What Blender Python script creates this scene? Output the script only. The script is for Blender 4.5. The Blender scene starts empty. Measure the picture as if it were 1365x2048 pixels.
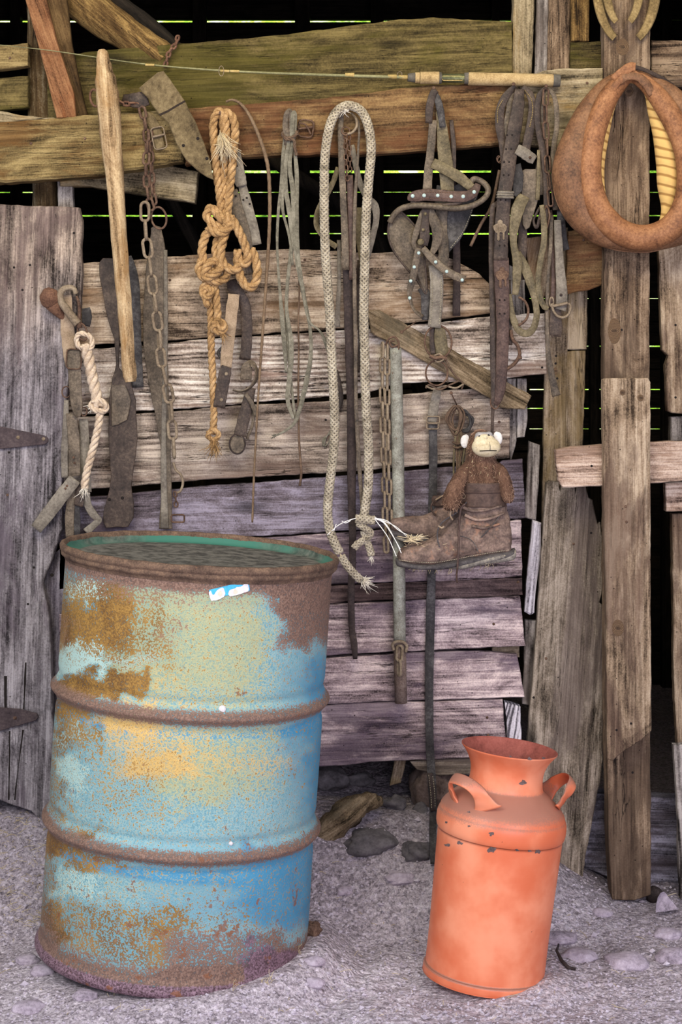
import bpy, bmesh, math, random
from mathutils import Vector, Matrix, Euler, noise
R = random.Random(7)
C = bpy.context.scene.collection
F, H, HY, CX = 3400.0, 1.30, 700.0, 682.5     # focal length in px, eye height, horizon row, centre column
W0 = 4.0                                       # distance of the plank wall
def P(px, py, Y):                              # a measured direction at distance Y, as a point of the place
    return Vector(((px-CX)*Y/F, Y, H-(py-HY)*Y/F))
def D(px, py, d):                              # the same, d millimetres in front of the plank wall
    return P(px, py, W0-d/1000.0)
def L(px): return px*W0/F
def lin(c, k=1.0):
    o = []
    for v in c[:3]:
        v = v/255.0
        o.append(k*(v/12.92 if v <= .04045 else ((v+.055)/1.055)**2.4))
    return (o[0], o[1], o[2], 1.0)
# ------------------------------------------------------------ objects
def tag(o, label=None, cat=None, group=None, kind=None):
    if label: o['label'] = label
    if cat: o['category'] = cat
    if group: o['group'] = group
    if kind: o['kind'] = kind
    return o
def thing(name, label, cat, loc, group=None):
    o = bpy.data.objects.new(name, None); C.objects.link(o); o.location = loc
    o.empty_display_size = .03
    return tag(o, label, cat, group)
def mk(name, verts, faces, mat, parent=None, ang=0.0, smooth=False, mats=None, center=None):
    vs = [Vector(v) for v in verts]
    if center is None:
        lo = Vector([min(v[i] for v in vs) for i in range(3)]); hi = Vector([max(v[i] for v in vs) for i in range(3)])
        center = (lo+hi)/2
    th = -math.radians(ang)
    inv = Matrix.Rotation(-th, 3, 'Y')
    me = bpy.data.meshes.new(name)
    me.from_pydata([inv @ (v-center) for v in vs], [], faces)
    me.materials.append(mat)
    if mats:
        for m in mats[0]: me.materials.append(m)
        for p, i in zip(me.polygons, mats[1]): p.material_index = i
    if smooth: me.polygons.foreach_set('use_smooth', [True]*len(me.polygons))
    me.update()
    o = bpy.data.objects.new(name, me); C.objects.link(o)
    o.rotation_euler = (0, th, 0)
    if parent is not None:
        o.parent = parent; o.location = center-parent.location
    else: o.location = center
    return o
def child(o, parent):
    o.parent = parent
    o.matrix_parent_inverse = (Matrix.Translation(parent.location) @ parent.rotation_euler.to_matrix().to_4x4()).inverted(); return o
class MB:                                      # mesh collector
    def __init__(s): s.v = []; s.f = []
    def add(s, vf):
        b = len(s.v); s.v += list(vf[0]); s.f += [tuple(i+b for i in f) for f in vf[1]]; return s
    def build(s, name, mat, parent=None, smooth=True, ang=0): return mk(name, s.v, s.f, mat, parent, ang, smooth)
# ------------------------------------------------------------ shapes
def smooth(pts, n=8, closed=False):
    pts = [tuple(float(a) for a in p) for p in pts]; m = len(pts); out = []
    rng = m if closed else m-1
    for i in range(rng):
        if closed: p0, p1, p2, p3 = pts[(i-1) % m], pts[i], pts[(i+1) % m], pts[(i+2) % m]
        else:
            p1, p2 = pts[i], pts[i+1]
            p0 = pts[i-1] if i > 0 else tuple(2*a-b for a, b in zip(p1, p2))
            p3 = pts[i+2] if i+2 < m else tuple(2*b-a for a, b in zip(p1, p2))
        for k in range(n):
            t = k/n
            out.append(tuple(.5*((2*b)+(-a+c)*t+(2*a-5*b+4*c-d)*t*t+(-a+3*b-3*c+d)*t**3) for a, b, c, d in zip(p0, p1, p2, p3)))
    if not closed: out.append(pts[-1])
    return out
def DD(pts): return [D(p[0], p[1], p[2]) for p in pts]
def frames(pts, closed=False):
    n = len(pts); T = []
    for i in range(n):
        a = pts[(i-1) % n] if (closed or i > 0) else pts[i]
        b = pts[(i+1) % n] if (closed or i < n-1) else pts[i]
        t = b-a; T.append(t.normalized() if t.length > 1e-9 else Vector((0, 0, 1)))
    u = Vector((0, 1, 0)); u = (u-T[0]*u.dot(T[0]))
    if u.length < 1e-4: u = Vector((1, 0, 0))-T[0]*T[0].x
    u.normalize(); out = []
    for t in T:
        u = u-t*u.dot(t)
        if u.length < 1e-6: u = t.orthogonal()
        u.normalize(); out.append((t, u, t.cross(u)))
    return out
def tube(pts, r, n=8, closed=False, caps=True):
    pts = [Vector(p) for p in pts]; m = len(pts); fr = frames(pts, closed); v = []; f = []
    for i, p in enumerate(pts):
        rr = r[i] if isinstance(r, (list, tuple)) else r
        t, u, w = fr[i]
        for k in range(n):
            a = 2*math.pi*k/n; v.append(p+u*math.cos(a)*rr+w*math.sin(a)*rr)
    for i in range(m if closed else m-1):
        j = (i+1) % m
        for k in range(n):
            l = (k+1) % n; f.append((i*n+k, i*n+l, j*n+l, j*n+k))
    if caps and not closed:
        f.append(tuple(range(n))[::-1]); f.append(tuple((m-1)*n+k for k in range(n)))
    return v, f
def resample(pts, step):
    pts = [Vector(p) for p in pts]; out = [pts[0].copy()]; acc = 0.0
    for a, b in zip(pts, pts[1:]):
        l = (b-a).length
        if l < 1e-9: continue
        s = step-acc
        while s <= l: out.append(a.lerp(b, s/l)); s += step
        acc = (acc+l) % step
    return out
def rope(pts, r, pitch=None, strands=3, n=6, closed=False):
    pitch = pitch or r*6.5; p = resample(pts, min(r*.55, .003)); fr = frames(p); v = []; f = []; step = min(r*.55, .003)
    for s in range(strands):
        q = []
        for i, c in enumerate(p):
            a = 2*math.pi*(i*step/pitch+s/strands); t, u, w = fr[i]
            q.append(c+(u*math.cos(a)+w*math.sin(a))*r*.5)
        a, b = tube(q, r*.56, n); k = len(v); v += a; f += [tuple(x+k for x in g) for g in b]
    return v, f
def braid(pts, r, pitch=.05):
    step = .0022; p = resample(pts, step); fr = frames(p); v = []; f = []
    for sgn in (1, -1):
        for s in range(5):
            q = []
            for i, c in enumerate(p):
                ph = 2*math.pi*i*step/pitch; a = sgn*ph+2*math.pi*s/5; t, u, w = fr[i]
                rr = r*.80+r*.09*math.sin(10*ph+(0 if sgn > 0 else math.pi))
                q.append(c+(u*math.cos(a)+w*math.sin(a))*rr)
            a, b = tube(q, r*.29, 5); k = len(v); v += a; f += [tuple(x+k for x in g) for g in b]
    a, b = tube(p, r*.66, 8); k = len(v); v += a; f += [tuple(x+k for x in g) for g in b]
    return v, f
def ribbon(pts, th=.003):
    """pts: (px,py,d,width_px[,roll_deg]); a flat strap with softened edges."""
    q = [D(p[0], p[1], p[2]) for p in pts]; fr = frames(q); v = []; f = []; n = 8
    for i, p in enumerate(pts):
        t = fr[i][0]; s = t.cross(Vector((0, 1, 0)))
        if s.length < 1e-3: s = Vector((1, 0, 0))
        s.normalize(); nn = s.cross(t).normalized()
        roll = math.radians(p[4]) if len(p) > 4 else 0
        c, sn = math.cos(roll), math.sin(roll); s, nn = s*c+nn*sn, nn*c-s*sn
        w = L(p[3])/2; h = th/2; b = min(h*.6, w*.4)
        for x, y in ((-w, -h+b), (-w+b, -h), (w-b, -h), (w, -h+b), (w, h-b), (w-b, h), (-w+b, h), (-w, h-b)):
            v.append(q[i]+s*x+nn*y)
    m = len(q)
    for i in range(m-1):
        for k in range(n):
            l = (k+1) % n; f.append((i*n+k, i*n+l, (i+1)*n+l, (i+1)*n+k))
    f.append(tuple(range(n))[::-1]); f.append(tuple((m-1)*n+k for k in range(n)))
    return v, f
def strap(name, pts, mat, parent=None, th=.003, n=6, wob=.6):
    full = [tuple(p)+(0,)*(5-len(p)) for p in pts]; s = smooth(full, n); o = []
    sd = R.random()*50
    for i, p in enumerate(s):
        o.append((p[0]+wob*noise.noise(Vector((i*.35, sd, 0))), p[1], p[2]+1.5*wob*noise.noise(Vector((i*.25, sd, 4))), p[3]*(1+.08*noise.noise(Vector((i*.5, sd, 9)))), p[4]))
    v, f = ribbon(o, th)
    return mk(name, v, f, mat, parent, 90, True)
def stitches(name, pts, mat, parent, off=None, step=.0055, r=.0007):
    q = resample(DD(smooth(pts, 6)), step); mb = MB()
    for a, b in zip(q, q[1:]): mb.add(tube([a, a.lerp(b, .6)], r, 4))
    return mb.build(name, mat, parent, False)
def outline(poly, rough, seed, step=.012):
    """resampled rough outline of (x,z) points"""
    n = len(poly); out = []
    for i in range(n):
        a, b = Vector(poly[i]), Vector(poly[(i+1) % n]); l = (b-a).length; k = max(1, int(l/step))
        nn = Vector((-(b-a).y, (b-a).x))/max(l, 1e-9)
        for j in range(k):
            p = a.lerp(b, j/k)
            if j > 0: p = p+nn*rough*(noise.noise(Vector((p.x*30, p.y*30, seed)))+.5*noise.noise(Vector((p.x*110, p.y*110, seed+9))))
            out.append(p)
    return out
def slab(poly, Y, th, rough=.0018, seed=None, bev=.0018, raw=False):
    """poly in photo pixels at depth Y -> thick plate facing the viewer"""
    seed = R.random()*99 if seed is None else seed
    q = poly if raw else [((p[0]-CX)*Y/F, H-(p[1]-HY)*Y/F) for p in poly]
    area = sum(q[i][0]*q[(i+1) % len(q)][1]-q[(i+1) % len(q)][0]*q[i][1] for i in range(len(q)))
    if area < 0: q = q[::-1]
    o = outline(q, rough, seed); n = len(o); ins = []
    for i in range(n):
        a, b, c = o[i-1], o[i], o[(i+1) % n]; e1 = (b-a); e2 = (c-b)
        nn = Vector((-(e1.y+e2.y), e1.x+e2.x)); nn = nn.normalized() if nn.length > 1e-9 else Vector((0, 0))
        ins.append(b+nn*bev)
    v = [Vector((p.x, Y, p.y)) for p in ins]+[Vector((p.x, Y+bev, p.y)) for p in o]+[Vector((p.x, Y+th, p.y)) for p in o]
    f = [tuple(range(n))]
    for r in (0, 1):
        for i in range(n):
            j = (i+1) % n; f.append((r*n+j, r*n+i, (r+1)*n+i, (r+1)*n+j))
    f.append(tuple(2*n+i for i in range(n))[::-1])
    return v, f
def plate(name, poly, d, th, mat, parent=None, ang=0, rough=.0006, bev=.0012):
    v, f = slab(poly, W0-d/1000-th, th, rough, None, bev)
    return mk(name, v, f, mat, parent, ang)
def dome(c, r, h, n=10, rings=3):
    """little nail head facing the viewer (-Y)"""
    v = [c+Vector((0, -h, 0))]; f = []
    for k in range(1, rings+1):
        a = k/rings*math.pi/2
        for i in range(n):
            t = 2*math.pi*i/n; v.append(c+Vector((r*math.sin(a)*math.cos(t), -h*math.cos(a), r*math.sin(a)*math.sin(t))))
    for i in range(n): f.append((0, 1+(i+1) % n, 1+i))
    for k in range(rings-1):
        for i in range(n):
            j = (i+1) % n; f.append((1+k*n+i, 1+k*n+j, 1+(k+1)*n+j, 1+(k+1)*n+i))
    return v, f
def board(name, poly, d, th, mat, label=None, cat=None, ang=0, rough=.0018, nails=(), holes=(), parent=None, group=None, kind=None, bev=.0022):
    Y = W0-d/1000
    v, f = slab(poly, Y, th, rough, None, bev)
    o = mk(name, v, f, mat, parent, ang)
    if label: tag(o, label, cat, group, kind)
    elif kind: tag(o, kind=kind)
    top = o
    for (x, y) in nails:
        mb = MB().add(dome(P(x, y, Y+.0004), .0036, .002))
        n = mb.build('nail', M['rust'], None)
        n.parent = o; n.matrix_parent_inverse = (Matrix.Translation(o.location) @ o.rotation_euler.to_matrix().to_4x4()).inverted() if parent is None else (Matrix.Translation(parent.location+o.location) @ o.rotation_euler.to_matrix().to_4x4()).inverted()
    for (x, y) in holes:
        mb = MB().add(dome(P(x, y, Y+.0004), .0042, .0006))
        n = mb.build('nail_hole', M['hole'], None)
        n.parent = o; n.matrix_parent_inverse = (Matrix.Translation(o.location if parent is None else parent.location+o.location) @ o.rotation_euler.to_matrix().to_4x4()).inverted()
    return o
def loft(secs, closed_ends=True):
    n = len(secs[0]); v = [p for s in secs for p in s]; f = []
    for i in range(len(secs)-1):
        for k in range(n):
            l = (k+1) % n; f.append((i*n+k, i*n+l, (i+1)*n+l, (i+1)*n+k))
    if closed_ends: f.append(tuple(range(n))[::-1]); f.append(tuple((len(secs)-1)*n+k for k in range(n)))
    return v, f
def lathe(prof, n=96, loc=Vector((0, 0, 0)), rot=Matrix.Identity(3)):
    v = []; f = []
    for r, z in prof:
        for k in range(n):
            a = 2*math.pi*k/n; v.append(loc+rot @ Vector((r*math.cos(a), r*math.sin(a), z)))
    for i in range(len(prof)-1):
        for k in range(n):
            l = (k+1) % n; f.append((i*n+k, i*n+l, (i+1)*n+l, (i+1)*n+k))
    return v, f
def ball(c, r, n=12, m=8):
    r = Vector(r) if not isinstance(r, (int, float)) else Vector((r, r, r)); v = []; f = []
    for i in range(m+1):
        a = math.pi*i/m
        for k in range(n):
            t = 2*math.pi*k/n; v.append(c+Vector((r.x*math.sin(a)*math.cos(t), r.y*math.sin(a)*math.sin(t), r.z*math.cos(a))))
    for i in range(m):
        for k in range(n):
            l = (k+1) % n; f.append((i*n+k, (i+1)*n+k, (i+1)*n+l, i*n+l))
    return v, f
def ringpts(px, py, d, rx, ry=None, n=28, a0=0, a1=360, tilt=0, rz=0):
    ry = ry or rx; out = []
    for i in range(n+1 if a1-a0 < 360 else n):
        a = math.radians(a0+(a1-a0)*i/n); x = rx*math.cos(a); y = ry*math.sin(a); b = math.radians(rz)
        out.append(D(px+x*math.cos(b)-y*math.sin(b), py-(x*math.sin(b)+y*math.cos(b)), d+tilt*math.cos(a)))
    return out
def ring(name, px, py, d, rx, ry, wire, mat, parent=None, tilt=0, rz=0):
    return mk(name, *tube(ringpts(px, py, d, rx, ry, tilt=tilt, rz=rz), wire, 8, True), mat, parent, 0, True)
def rrect(px, py, d, w, h, wire, rz=0, tilt=0):
    pts = []; b = math.radians(rz); c = .25*min(w, h)
    for sx, sy, st in ((1, 1, 0), (-1, 1, 90), (-1, -1, 180), (1, -1, 270)):
        for k in range(4):
            a = math.radians(st+30*k); x = sx*(w/2-c)+c*math.cos(a); y = sy*(h/2-c)+c*math.sin(a)
            pts.append(D(px+x*math.cos(b)-y*math.sin(b), py-(x*math.sin(b)+y*math.cos(b)), d+tilt*x))
    return tube(pts, wire, 7, True)
LINKS = {}
def linkmesh(Lk, Wk, r, mat, key):
    if key in LINKS: return LINKS[key]
    pts = []; s = (Lk-Wk)/2; q = Wk/2-r
    for k in range(9): a = math.pi*k/8-math.pi/2; pts.append(Vector((s+q*math.cos(a), q*math.sin(a), 0)))
    for k in range(9): a = math.pi*k/8+math.pi/2; pts.append(Vector((-s+q*math.cos(a), q*math.sin(a), 0)))
    v, f = tube(pts, r, 8, True); me = bpy.data.meshes.new('link'); me.from_pydata(v, [], f); me.materials.append(mat)
    me.polygons.foreach_set('use_smooth', [True]*len(f)); LINKS[key] = me; return me
def chain(pts, Lk, Wk, r, mat, parent, key, rolls=(15, 80), jit=18):
    me = linkmesh(Lk, Wk, r, mat, key); p = resample(DD(smooth(pts, 10)), .001); step = Lk-2.3*r
    n = int(len(p)*.001/step)
    for i in range(n):
        a = p[int(i*step/.001)]; b = p[min(len(p)-1, int((i+1)*step/.001))]
        x = (b-a).normalized(); y = x.cross(Vector((0, 1, 0))).normalized(); z = x.cross(y)
        roll = math.radians(rolls[i % 2]+R.uniform(-jit, jit)); y2 = y*math.cos(roll)+z*math.sin(roll); z2 = x.cross(y2)
        o = bpy.data.objects.new('link', me); C.objects.link(o); o.parent = parent
        m = Matrix((x, y2, z2)).transposed(); o.rotation_euler = m.to_euler(); o.location = (a+b)/2-parent.location
def fray(mb, p, d, spread, ln, n, r=.0006, seed=0):
    rr = random.Random(seed)
    for _ in range(n):
        v = Vector([rr.gauss(0, spread) for _ in range(3)])
        v2 = v+Vector([rr.gauss(0, spread*.6) for _ in range(3)])
        l = ln*rr.uniform(.6, 1.1)
        mb.add(tube([p+v*l*.25, p+(d+v)*l*.55, p+(d+v2)*l], [r, r, r*.4], 4))
# ------------------------------------------------------------ materials (all procedural)
M = {}
class NT:
    def __init__(s, name):
        m = bpy.data.materials.new(name); m.use_nodes = True; s.m = m; s.t = m.node_tree; s.b = s.t.nodes['Principled BSDF']
        s.tc = s.t.nodes.new('ShaderNodeTexCoord'); oi = s.t.nodes.new('ShaderNodeObjectInfo')
        s.rnd = oi.outputs['Random']
        mu = s.vm('MULTIPLY', (0, 0, 0), (0, 0, 0)); cx = s.t.nodes.new('ShaderNodeCombineXYZ')
        for i, k in enumerate((37.0, 71.0, 53.0)): s.l(s.m_('MULTIPLY', s.rnd, k), cx.inputs[i])
        s.v = s.vm('ADD', s.tc.outputs['Object'], cx.outputs[0])
    def l(s, a, b): s.t.links.new(a, b)
    def _in(s, n, i, a):
        if hasattr(a, 'links') or hasattr(a, 'is_linked'): s.l(a, n.inputs[i])
        else: n.inputs[i].default_value = a
    def m_(s, op, a, b=0.0, c=None, clamp=False):
        n = s.t.nodes.new('ShaderNodeMath'); n.operation = op; n.use_clamp = clamp; s._in(n, 0, a); s._in(n, 1, b)
        if c is not None: s._in(n, 2, c)
        return n.outputs[0]
    def vm(s, op, a, b):
        n = s.t.nodes.new('ShaderNodeVectorMath'); n.operation = op; s._in(n, 0, a); s._in(n, 1, b); return n.outputs[0]
    def noise(s, scale, det=3, stretch=(1, 1, 1), dist=0, rough=.55, vec=None):
        n = s.t.nodes.new('ShaderNodeTexNoise'); n.inputs['Scale'].default_value = scale; n.inputs['Detail'].default_value = det
        n.inputs['Distortion'].default_value = dist; n.inputs['Roughness'].default_value = rough
        v = vec or s.v
        if stretch != (1, 1, 1): v = s.vm('MULTIPLY', v, stretch)
        s.l(v, n.inputs['Vector']); return n.outputs['Fac']
    def voro(s, scale, stretch=(1, 1, 1), vec=None, feat='F1'):
        n = s.t.nodes.new('ShaderNodeTexVoronoi'); n.feature = feat; n.inputs['Scale'].default_value = scale
        s.l(s.vm('MULTIPLY', vec or s.v, stretch), n.inputs['Vector']); return n.outputs['Distance']
    def ramp(s, x, stops, interp='LINEAR'):
        n = s.t.nodes.new('ShaderNodeValToRGB'); e = n.color_ramp.elements; n.color_ramp.interpolation = interp
        while len(e) > 1: e.remove(e[0])
        for i, (p, c) in enumerate(stops):
            k = e[0] if i == 0 else e.new(p); k.position = p; k.color = c if len(c) == 4 else (*c, 1)
        s.l(x, n.inputs[0]); return n.outputs[0]
    def step(s, x, a, b):
        n = s.t.nodes.new('ShaderNodeMapRange'); n.interpolation_type = 'SMOOTHSTEP'; s._in(n, 0, x); n.inputs[1].default_value = a; n.inputs[2].default_value = b; return n.outputs[0]
    def mix(s, f, a, b, mode='MIX'):
        n = s.t.nodes.new('ShaderNodeMix'); n.data_type = 'RGBA'; n.blend_type = mode; s._in(n, 0, f); s._in(n, 6, a); s._in(n, 7, b); return n.outputs[2]
    def attr(s, name):
        n = s.t.nodes.new('ShaderNodeAttribute'); n.attribute_name = name; return n.outputs['Fac']
    def sep(s, v):
        n = s.t.nodes.new('ShaderNodeSeparateXYZ'); s.l(v, n.inputs[0]); return n.outputs
    def bump(s, h, strength=.5, dist=.002, base=None):
        n = s.t.nodes.new('ShaderNodeBump'); n.inputs['Strength'].default_value = strength; n.inputs['Distance'].default_value = dist; s.l(h, n.inputs['Height'])
        if base is not None: s.l(base, n.inputs['Normal'])
        return n.outputs[0]
    def out(s, col, rough=.85, metal=0.0, normal=None, spec=.25):
        s._in(s.b, s.b.inputs.find('Base Color'), col); s._in(s.b, s.b.inputs.find('Roughness'), rough)
        s._in(s.b, s.b.inputs.find('Metallic'), metal); s.b.inputs['Specular IOR Level'].default_value = spec
        if normal is not None: s.l(normal, s.b.inputs['Normal'])
        return s.m
def desat(c, k=.82):
    g = sum(c)/3; return tuple(g+(x-g)*k for x in c)
def wood(key, dark, mid, light, patch=None, pk=.45, rings=40, flow=12, crack=.5, k=1.0, ringk=.5, grad=None):
    s = NT(key); v = s.v; dark, mid, light = desat(tuple(x*.66 for x in dark), .9), desat(mid, .8), desat(tuple(min(250, x*1.03) for x in light), .8)
    kn = s.voro(1.0, (2.3, 1, 6.5)); kmask = s.step(kn, .16, .02)
    knot = s.m_('MULTIPLY', s.step(kn, .42, 0), 3.0)
    n1 = s.noise(1.0, 3, (1.6, 6, 9), .3)
    x, y, z = s.sep(v)
    ph = s.m_('ADD', s.m_('ADD', s.m_('MULTIPLY', z, rings*4.0), s.m_('MULTIPLY', n1, flow*2.2)), s.m_('MULTIPLY', knot, 2.4))
    ring = s.m_('MULTIPLY_ADD', s.m_('SINE', ph), .5, .5)
    ring = s.m_('POWER', ring, 1.6)
    fib = s.noise(1.0, 4, (9, 90, 330), 0, .65)
    fib2 = s.noise(1.0, 3, (3, 30, 90), .4, .6)
    big = s.noise(1.0, 7, (4.5, 6, 11), 1.2, .7)
    big2 = s.noise(1.0, 6, (2.2, 3, 7), .5, .7)
    ero = s.noise(1.0, 7, (1.7, 14, 34), 1.6, .72)
    sp = s.noise(260, 3, rough=.7)
    rm = s.step(s.noise(1.0, 2, (1.5, 4, 8)), .38, .66)
    t = s.m_('MULTIPLY', fib, .36); t = s.m_('ADD', t, s.m_('MULTIPLY', fib2, .40)); t = s.m_('ADD', t, s.m_('ADD', s.m_('MULTIPLY', s.m_('SUBTRACT', big, .5), .85), .17)); t = s.m_('ADD', t, s.m_('MULTIPLY', s.m_('SUBTRACT', ero, .5), .50))
    t = s.m_('ADD', t, s.m_('MULTIPLY', s.m_('MULTIPLY', s.m_('SUBTRACT', ring, .42), rm), -.22*ringk)); t = s.m_('ADD', t, s.m_('MULTIPLY', s.m_('SUBTRACT', sp, .5), .34))
    col = s.ramp(t, [(.36, lin(dark, k)), (.535, lin(mid, k)), (.72, lin(light, k))])
    if patch:
        col = s.mix(s.m_('MULTIPLY', s.step(big2, .68-pk*.4, .78-pk*.35), .75), col, s.mix(s.step(fib2, .3, .7), lin(patch, k*.65), lin(patch, k*1.2)))
    ck = s.noise(1.0, 4, (4.5, 20, 75), .25, .6); cm = s.step(s.noise(1.0, 2, (5, 5, 22)), .5, .66)
    line = s.m_('MULTIPLY', s.step(s.m_('ABSOLUTE', s.m_('SUBTRACT', ck, .5)), .016, .002), cm)
    line = s.m_('MULTIPLY', line, crack)
    col = s.mix(line, col, lin((22, 16, 14)))
    col = s.mix(s.m_('MULTIPLY', kmask, .75), col, lin(tuple(c*.5 for c in dark)))
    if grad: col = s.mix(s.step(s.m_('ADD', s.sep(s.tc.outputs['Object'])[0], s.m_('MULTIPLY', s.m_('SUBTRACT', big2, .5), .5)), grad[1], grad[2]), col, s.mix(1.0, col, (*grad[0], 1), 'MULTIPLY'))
    hn = s.voro(1.0, (38, 38, 38)); col = s.mix(s.m_('MULTIPLY', s.step(hn, .075, .045), .85), col, lin((18, 13, 10)))
    h = s.m_('ADD', s.m_('MULTIPLY', ero, .9), s.m_('ADD', s.m_('MULTIPLY', ring, .1), s.m_('ADD', s.m_('MULTIPLY', fib, .5), s.m_('MULTIPLY', fib2, .7)))); h = s.m_('SUBTRACT', h, s.m_('MULTIPLY', line, 1.3))
    M[key] = s.out(col, .9, 0, s.bump(h, .9, .0035), .15)
    return M[key]
KEEP = ('thread', 'gravel', 'white_chip', 'rope_white')
def stuffm(key, dark, mid, light, scale=60, rough=.8, metal=0.0, bumps=.35, spots=None, st=(1, 1, 1), spec=.25, spotk=.62):
    if key not in KEEP: dark, mid, light = desat(dark, .78), desat(mid, .78), desat(light, .8)
    s = NT(key); a = s.noise(scale*.25, 5, st, .3, .68); b = s.noise(scale*2.2, 3, st, 0, .6); c = s.noise(scale*9, 2)
    t = s.m_('ADD', s.m_('MULTIPLY', a, .5), s.m_('ADD', s.m_('MULTIPLY', b, .32), s.m_('MULTIPLY', c, .18)))
    col = s.ramp(t, [(.36, lin(dark)), (.5, lin(mid)), (.66, lin(light))])
    if spots: col = s.mix(s.m_('MULTIPLY', s.step(s.noise(scale*.8, 6, rough=.7), spotk, spotk+.1), .75), col, lin(spots))
    M[key] = s.out(col, rough, metal, s.bump(t, bumps, .002), spec); return M[key]
def flat(key, c, rough=.8):
    s = NT(key); n = s.noise(200, 2); M[key] = s.out(s.mix(n, lin(tuple(x*.8 for x in c)), lin(tuple(min(255, x*1.15) for x in c))), rough); return M[key]
wood('olive', (40, 34, 16), (86, 72, 36), (122, 104, 56), (74, 68, 26), .5, ringk=.25)
wood('beam', (58, 38, 22), (112, 82, 48), (154, 120, 72), (96, 62, 40), .55, ringk=.35)
wood('beam_yellow', (62, 48, 24), (118, 96, 54), (160, 136, 82), (104, 72, 38), .5, ringk=.35)
wood('board_pale', (78, 66, 46), (138, 120, 88), (178, 160, 124), (140, 110, 60), .4)
wood('plank_tan', (84, 66, 52), (158, 134, 110), (204, 182, 156), (120, 92, 66), .5, crack=.9)
wood('plank_bleached', (84, 68, 58), (172, 152, 136), (230, 218, 204), (136, 112, 100), .5, crack=1, rings=120, ringk=.9)
wood('plank_brown', (66, 54, 46), (140, 122, 108), (190, 172, 154), (106, 86, 76), .5, crack=.8, rings=90, flow=14, ringk=.9)
wood('plank_violet', (56, 48, 52), (102, 90, 98), (148, 138, 156), (84, 72, 82), .5, crack=.5)
wood('plank_pink', (66, 50, 52), (160, 136, 138), (222, 198, 192), (88, 74, 88), .62, crack=.8)
wood('plank_dark', (46, 34, 34), (92, 72, 70), (136, 110, 102), (60, 46, 46), .5)
wood('door', (54, 48, 50), (116, 108, 112), (166, 158, 162), (96, 86, 94), .5, flow=8, crack=.4, ringk=.25, grad=((1.28, 1.12, .86), .25, .62))  # grad puts the warm light on the door's upper part into its colour
wood('door_low', (54, 48, 58), (100, 92, 104), (146, 138, 152), (78, 70, 82), .5, flow=8, crack=.5, ringk=.25)
wood('post', (62, 46, 34), (112, 88, 66), (156, 130, 102), (84, 68, 56), .5, rings=55, flow=10, ringk=1.1, crack=.9)
wood('post_low', (66, 50, 48), (124, 104, 98), (178, 162, 160), (84, 66, 60), .5, rings=60, ringk=.8)
wood('front_post', (88, 68, 50), (146, 120, 92), (188, 164, 134), (98, 78, 66), .5, rings=80, ringk=.5, crack=.25)
wood('cross', (90, 62, 50), (172, 140, 118), (216, 190, 168), (150, 120, 100), .4, rings=150, flow=3, ringk=2.2)
wood('wide', (70, 58, 46), (120, 105, 88), (168, 152, 134), (96, 84, 78), .55, flow=11, ringk=.4)
wood('side', (70, 54, 40), (130, 110, 88), (172, 152, 126), (110, 92, 62), .5, rings=60, ringk=.8)
wood('side_grey', (64, 56, 52), (122, 112, 106), (170, 160, 152), (96, 86, 80), .5, rings=90, ringk=.9)
wood('white_wood', (120, 112, 122), (190, 182, 190), (222, 216, 224), None, rings=150, ringk=1.4, crack=.2)
wood('orange_wood', (84, 50, 28), (132, 84, 50), (162, 112, 70), (120, 66, 34), .4, ringk=.2, crack=.2)
wood('brown_wood', (44, 30, 16), (84, 60, 32), (116, 88, 50), (60, 44, 24), .5, ringk=.2)
wood('bark', (54, 40, 24), (128, 106, 66), (212, 196, 156), (60, 42, 24), .75, rings=12, crack=.9)
wood('log', (56, 38, 18), (112, 82, 40), (168, 132, 70), (70, 50, 28), .6, rings=16)
wood('stick', (92, 66, 40), (164, 130, 88), (206, 176, 130), (150, 112, 66), .4, rings=40, ringk=.3, crack=.15)
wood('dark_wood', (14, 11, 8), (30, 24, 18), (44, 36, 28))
wood('chunk', (60, 48, 30), (112, 92, 66), (156, 134, 104), (84, 76, 62), .4, rings=50)
wood('sill', (52, 48, 54), (104, 98, 108), (158, 152, 168), (72, 62, 64), .5, rings=60)
stuffm('leather', (44, 36, 28), (92, 78, 62), (136, 118, 96), 90, .56, bumps=.5)
stuffm('leather_dk', (32, 24, 20), (64, 50, 42), (102, 84, 70), 90, .56, bumps=.5)
stuffm('leather_red', (44, 30, 26), (80, 58, 50), (116, 90, 78), 90, .56, bumps=.4)
stuffm('leather_black', (26, 24, 24), (54, 50, 50), (96, 92, 90), 60, .65, bumps=.5, spots=(130, 124, 116), spotk=.66)
stuffm('leather_grey', (78, 68, 58), (116, 106, 92), (150, 140, 122), 90, .56, bumps=.4)
stuffm('leather_olive', (58, 50, 32), (106, 92, 62), (146, 130, 96), 90, .56, bumps=.4)
stuffm('strap_bent', (58, 44, 24), (104, 86, 54), (140, 120, 82), 45, .85, bumps=.6, spots=(186, 160, 100), spotk=.66)
stuffm('lace', (62, 58, 46), (108, 102, 84), (146, 140, 120), 60, .7, bumps=.3)
stuffm('fabric_strap', (120, 98, 72), (156, 130, 102), (182, 158, 128), 160, .9)
stuffm('rust', (54, 36, 28), (98, 70, 54), (140, 108, 82), 110, .85, .15, .7)
stuffm('rust_lt', (86, 70, 52), (134, 114, 90), (168, 150, 122), 110, .85, .1, .7)
stuffm('rust_red', (66, 40, 28), (112, 74, 54), (146, 104, 74), 110, .9, 0, .7)
stuffm('iron_dk', (34, 26, 26), (56, 44, 42), (84, 68, 62), 90, .7, .2, .5)
stuffm('iron_hinge', (46, 36, 40), (74, 60, 62), (100, 84, 82), 90, .8, .1, .4)
stuffm('pipe', (88, 80, 68), (136, 134, 120), (176, 178, 162), 140, .7, .2, .4, spots=(108, 84, 66), spotk=.58)
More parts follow.
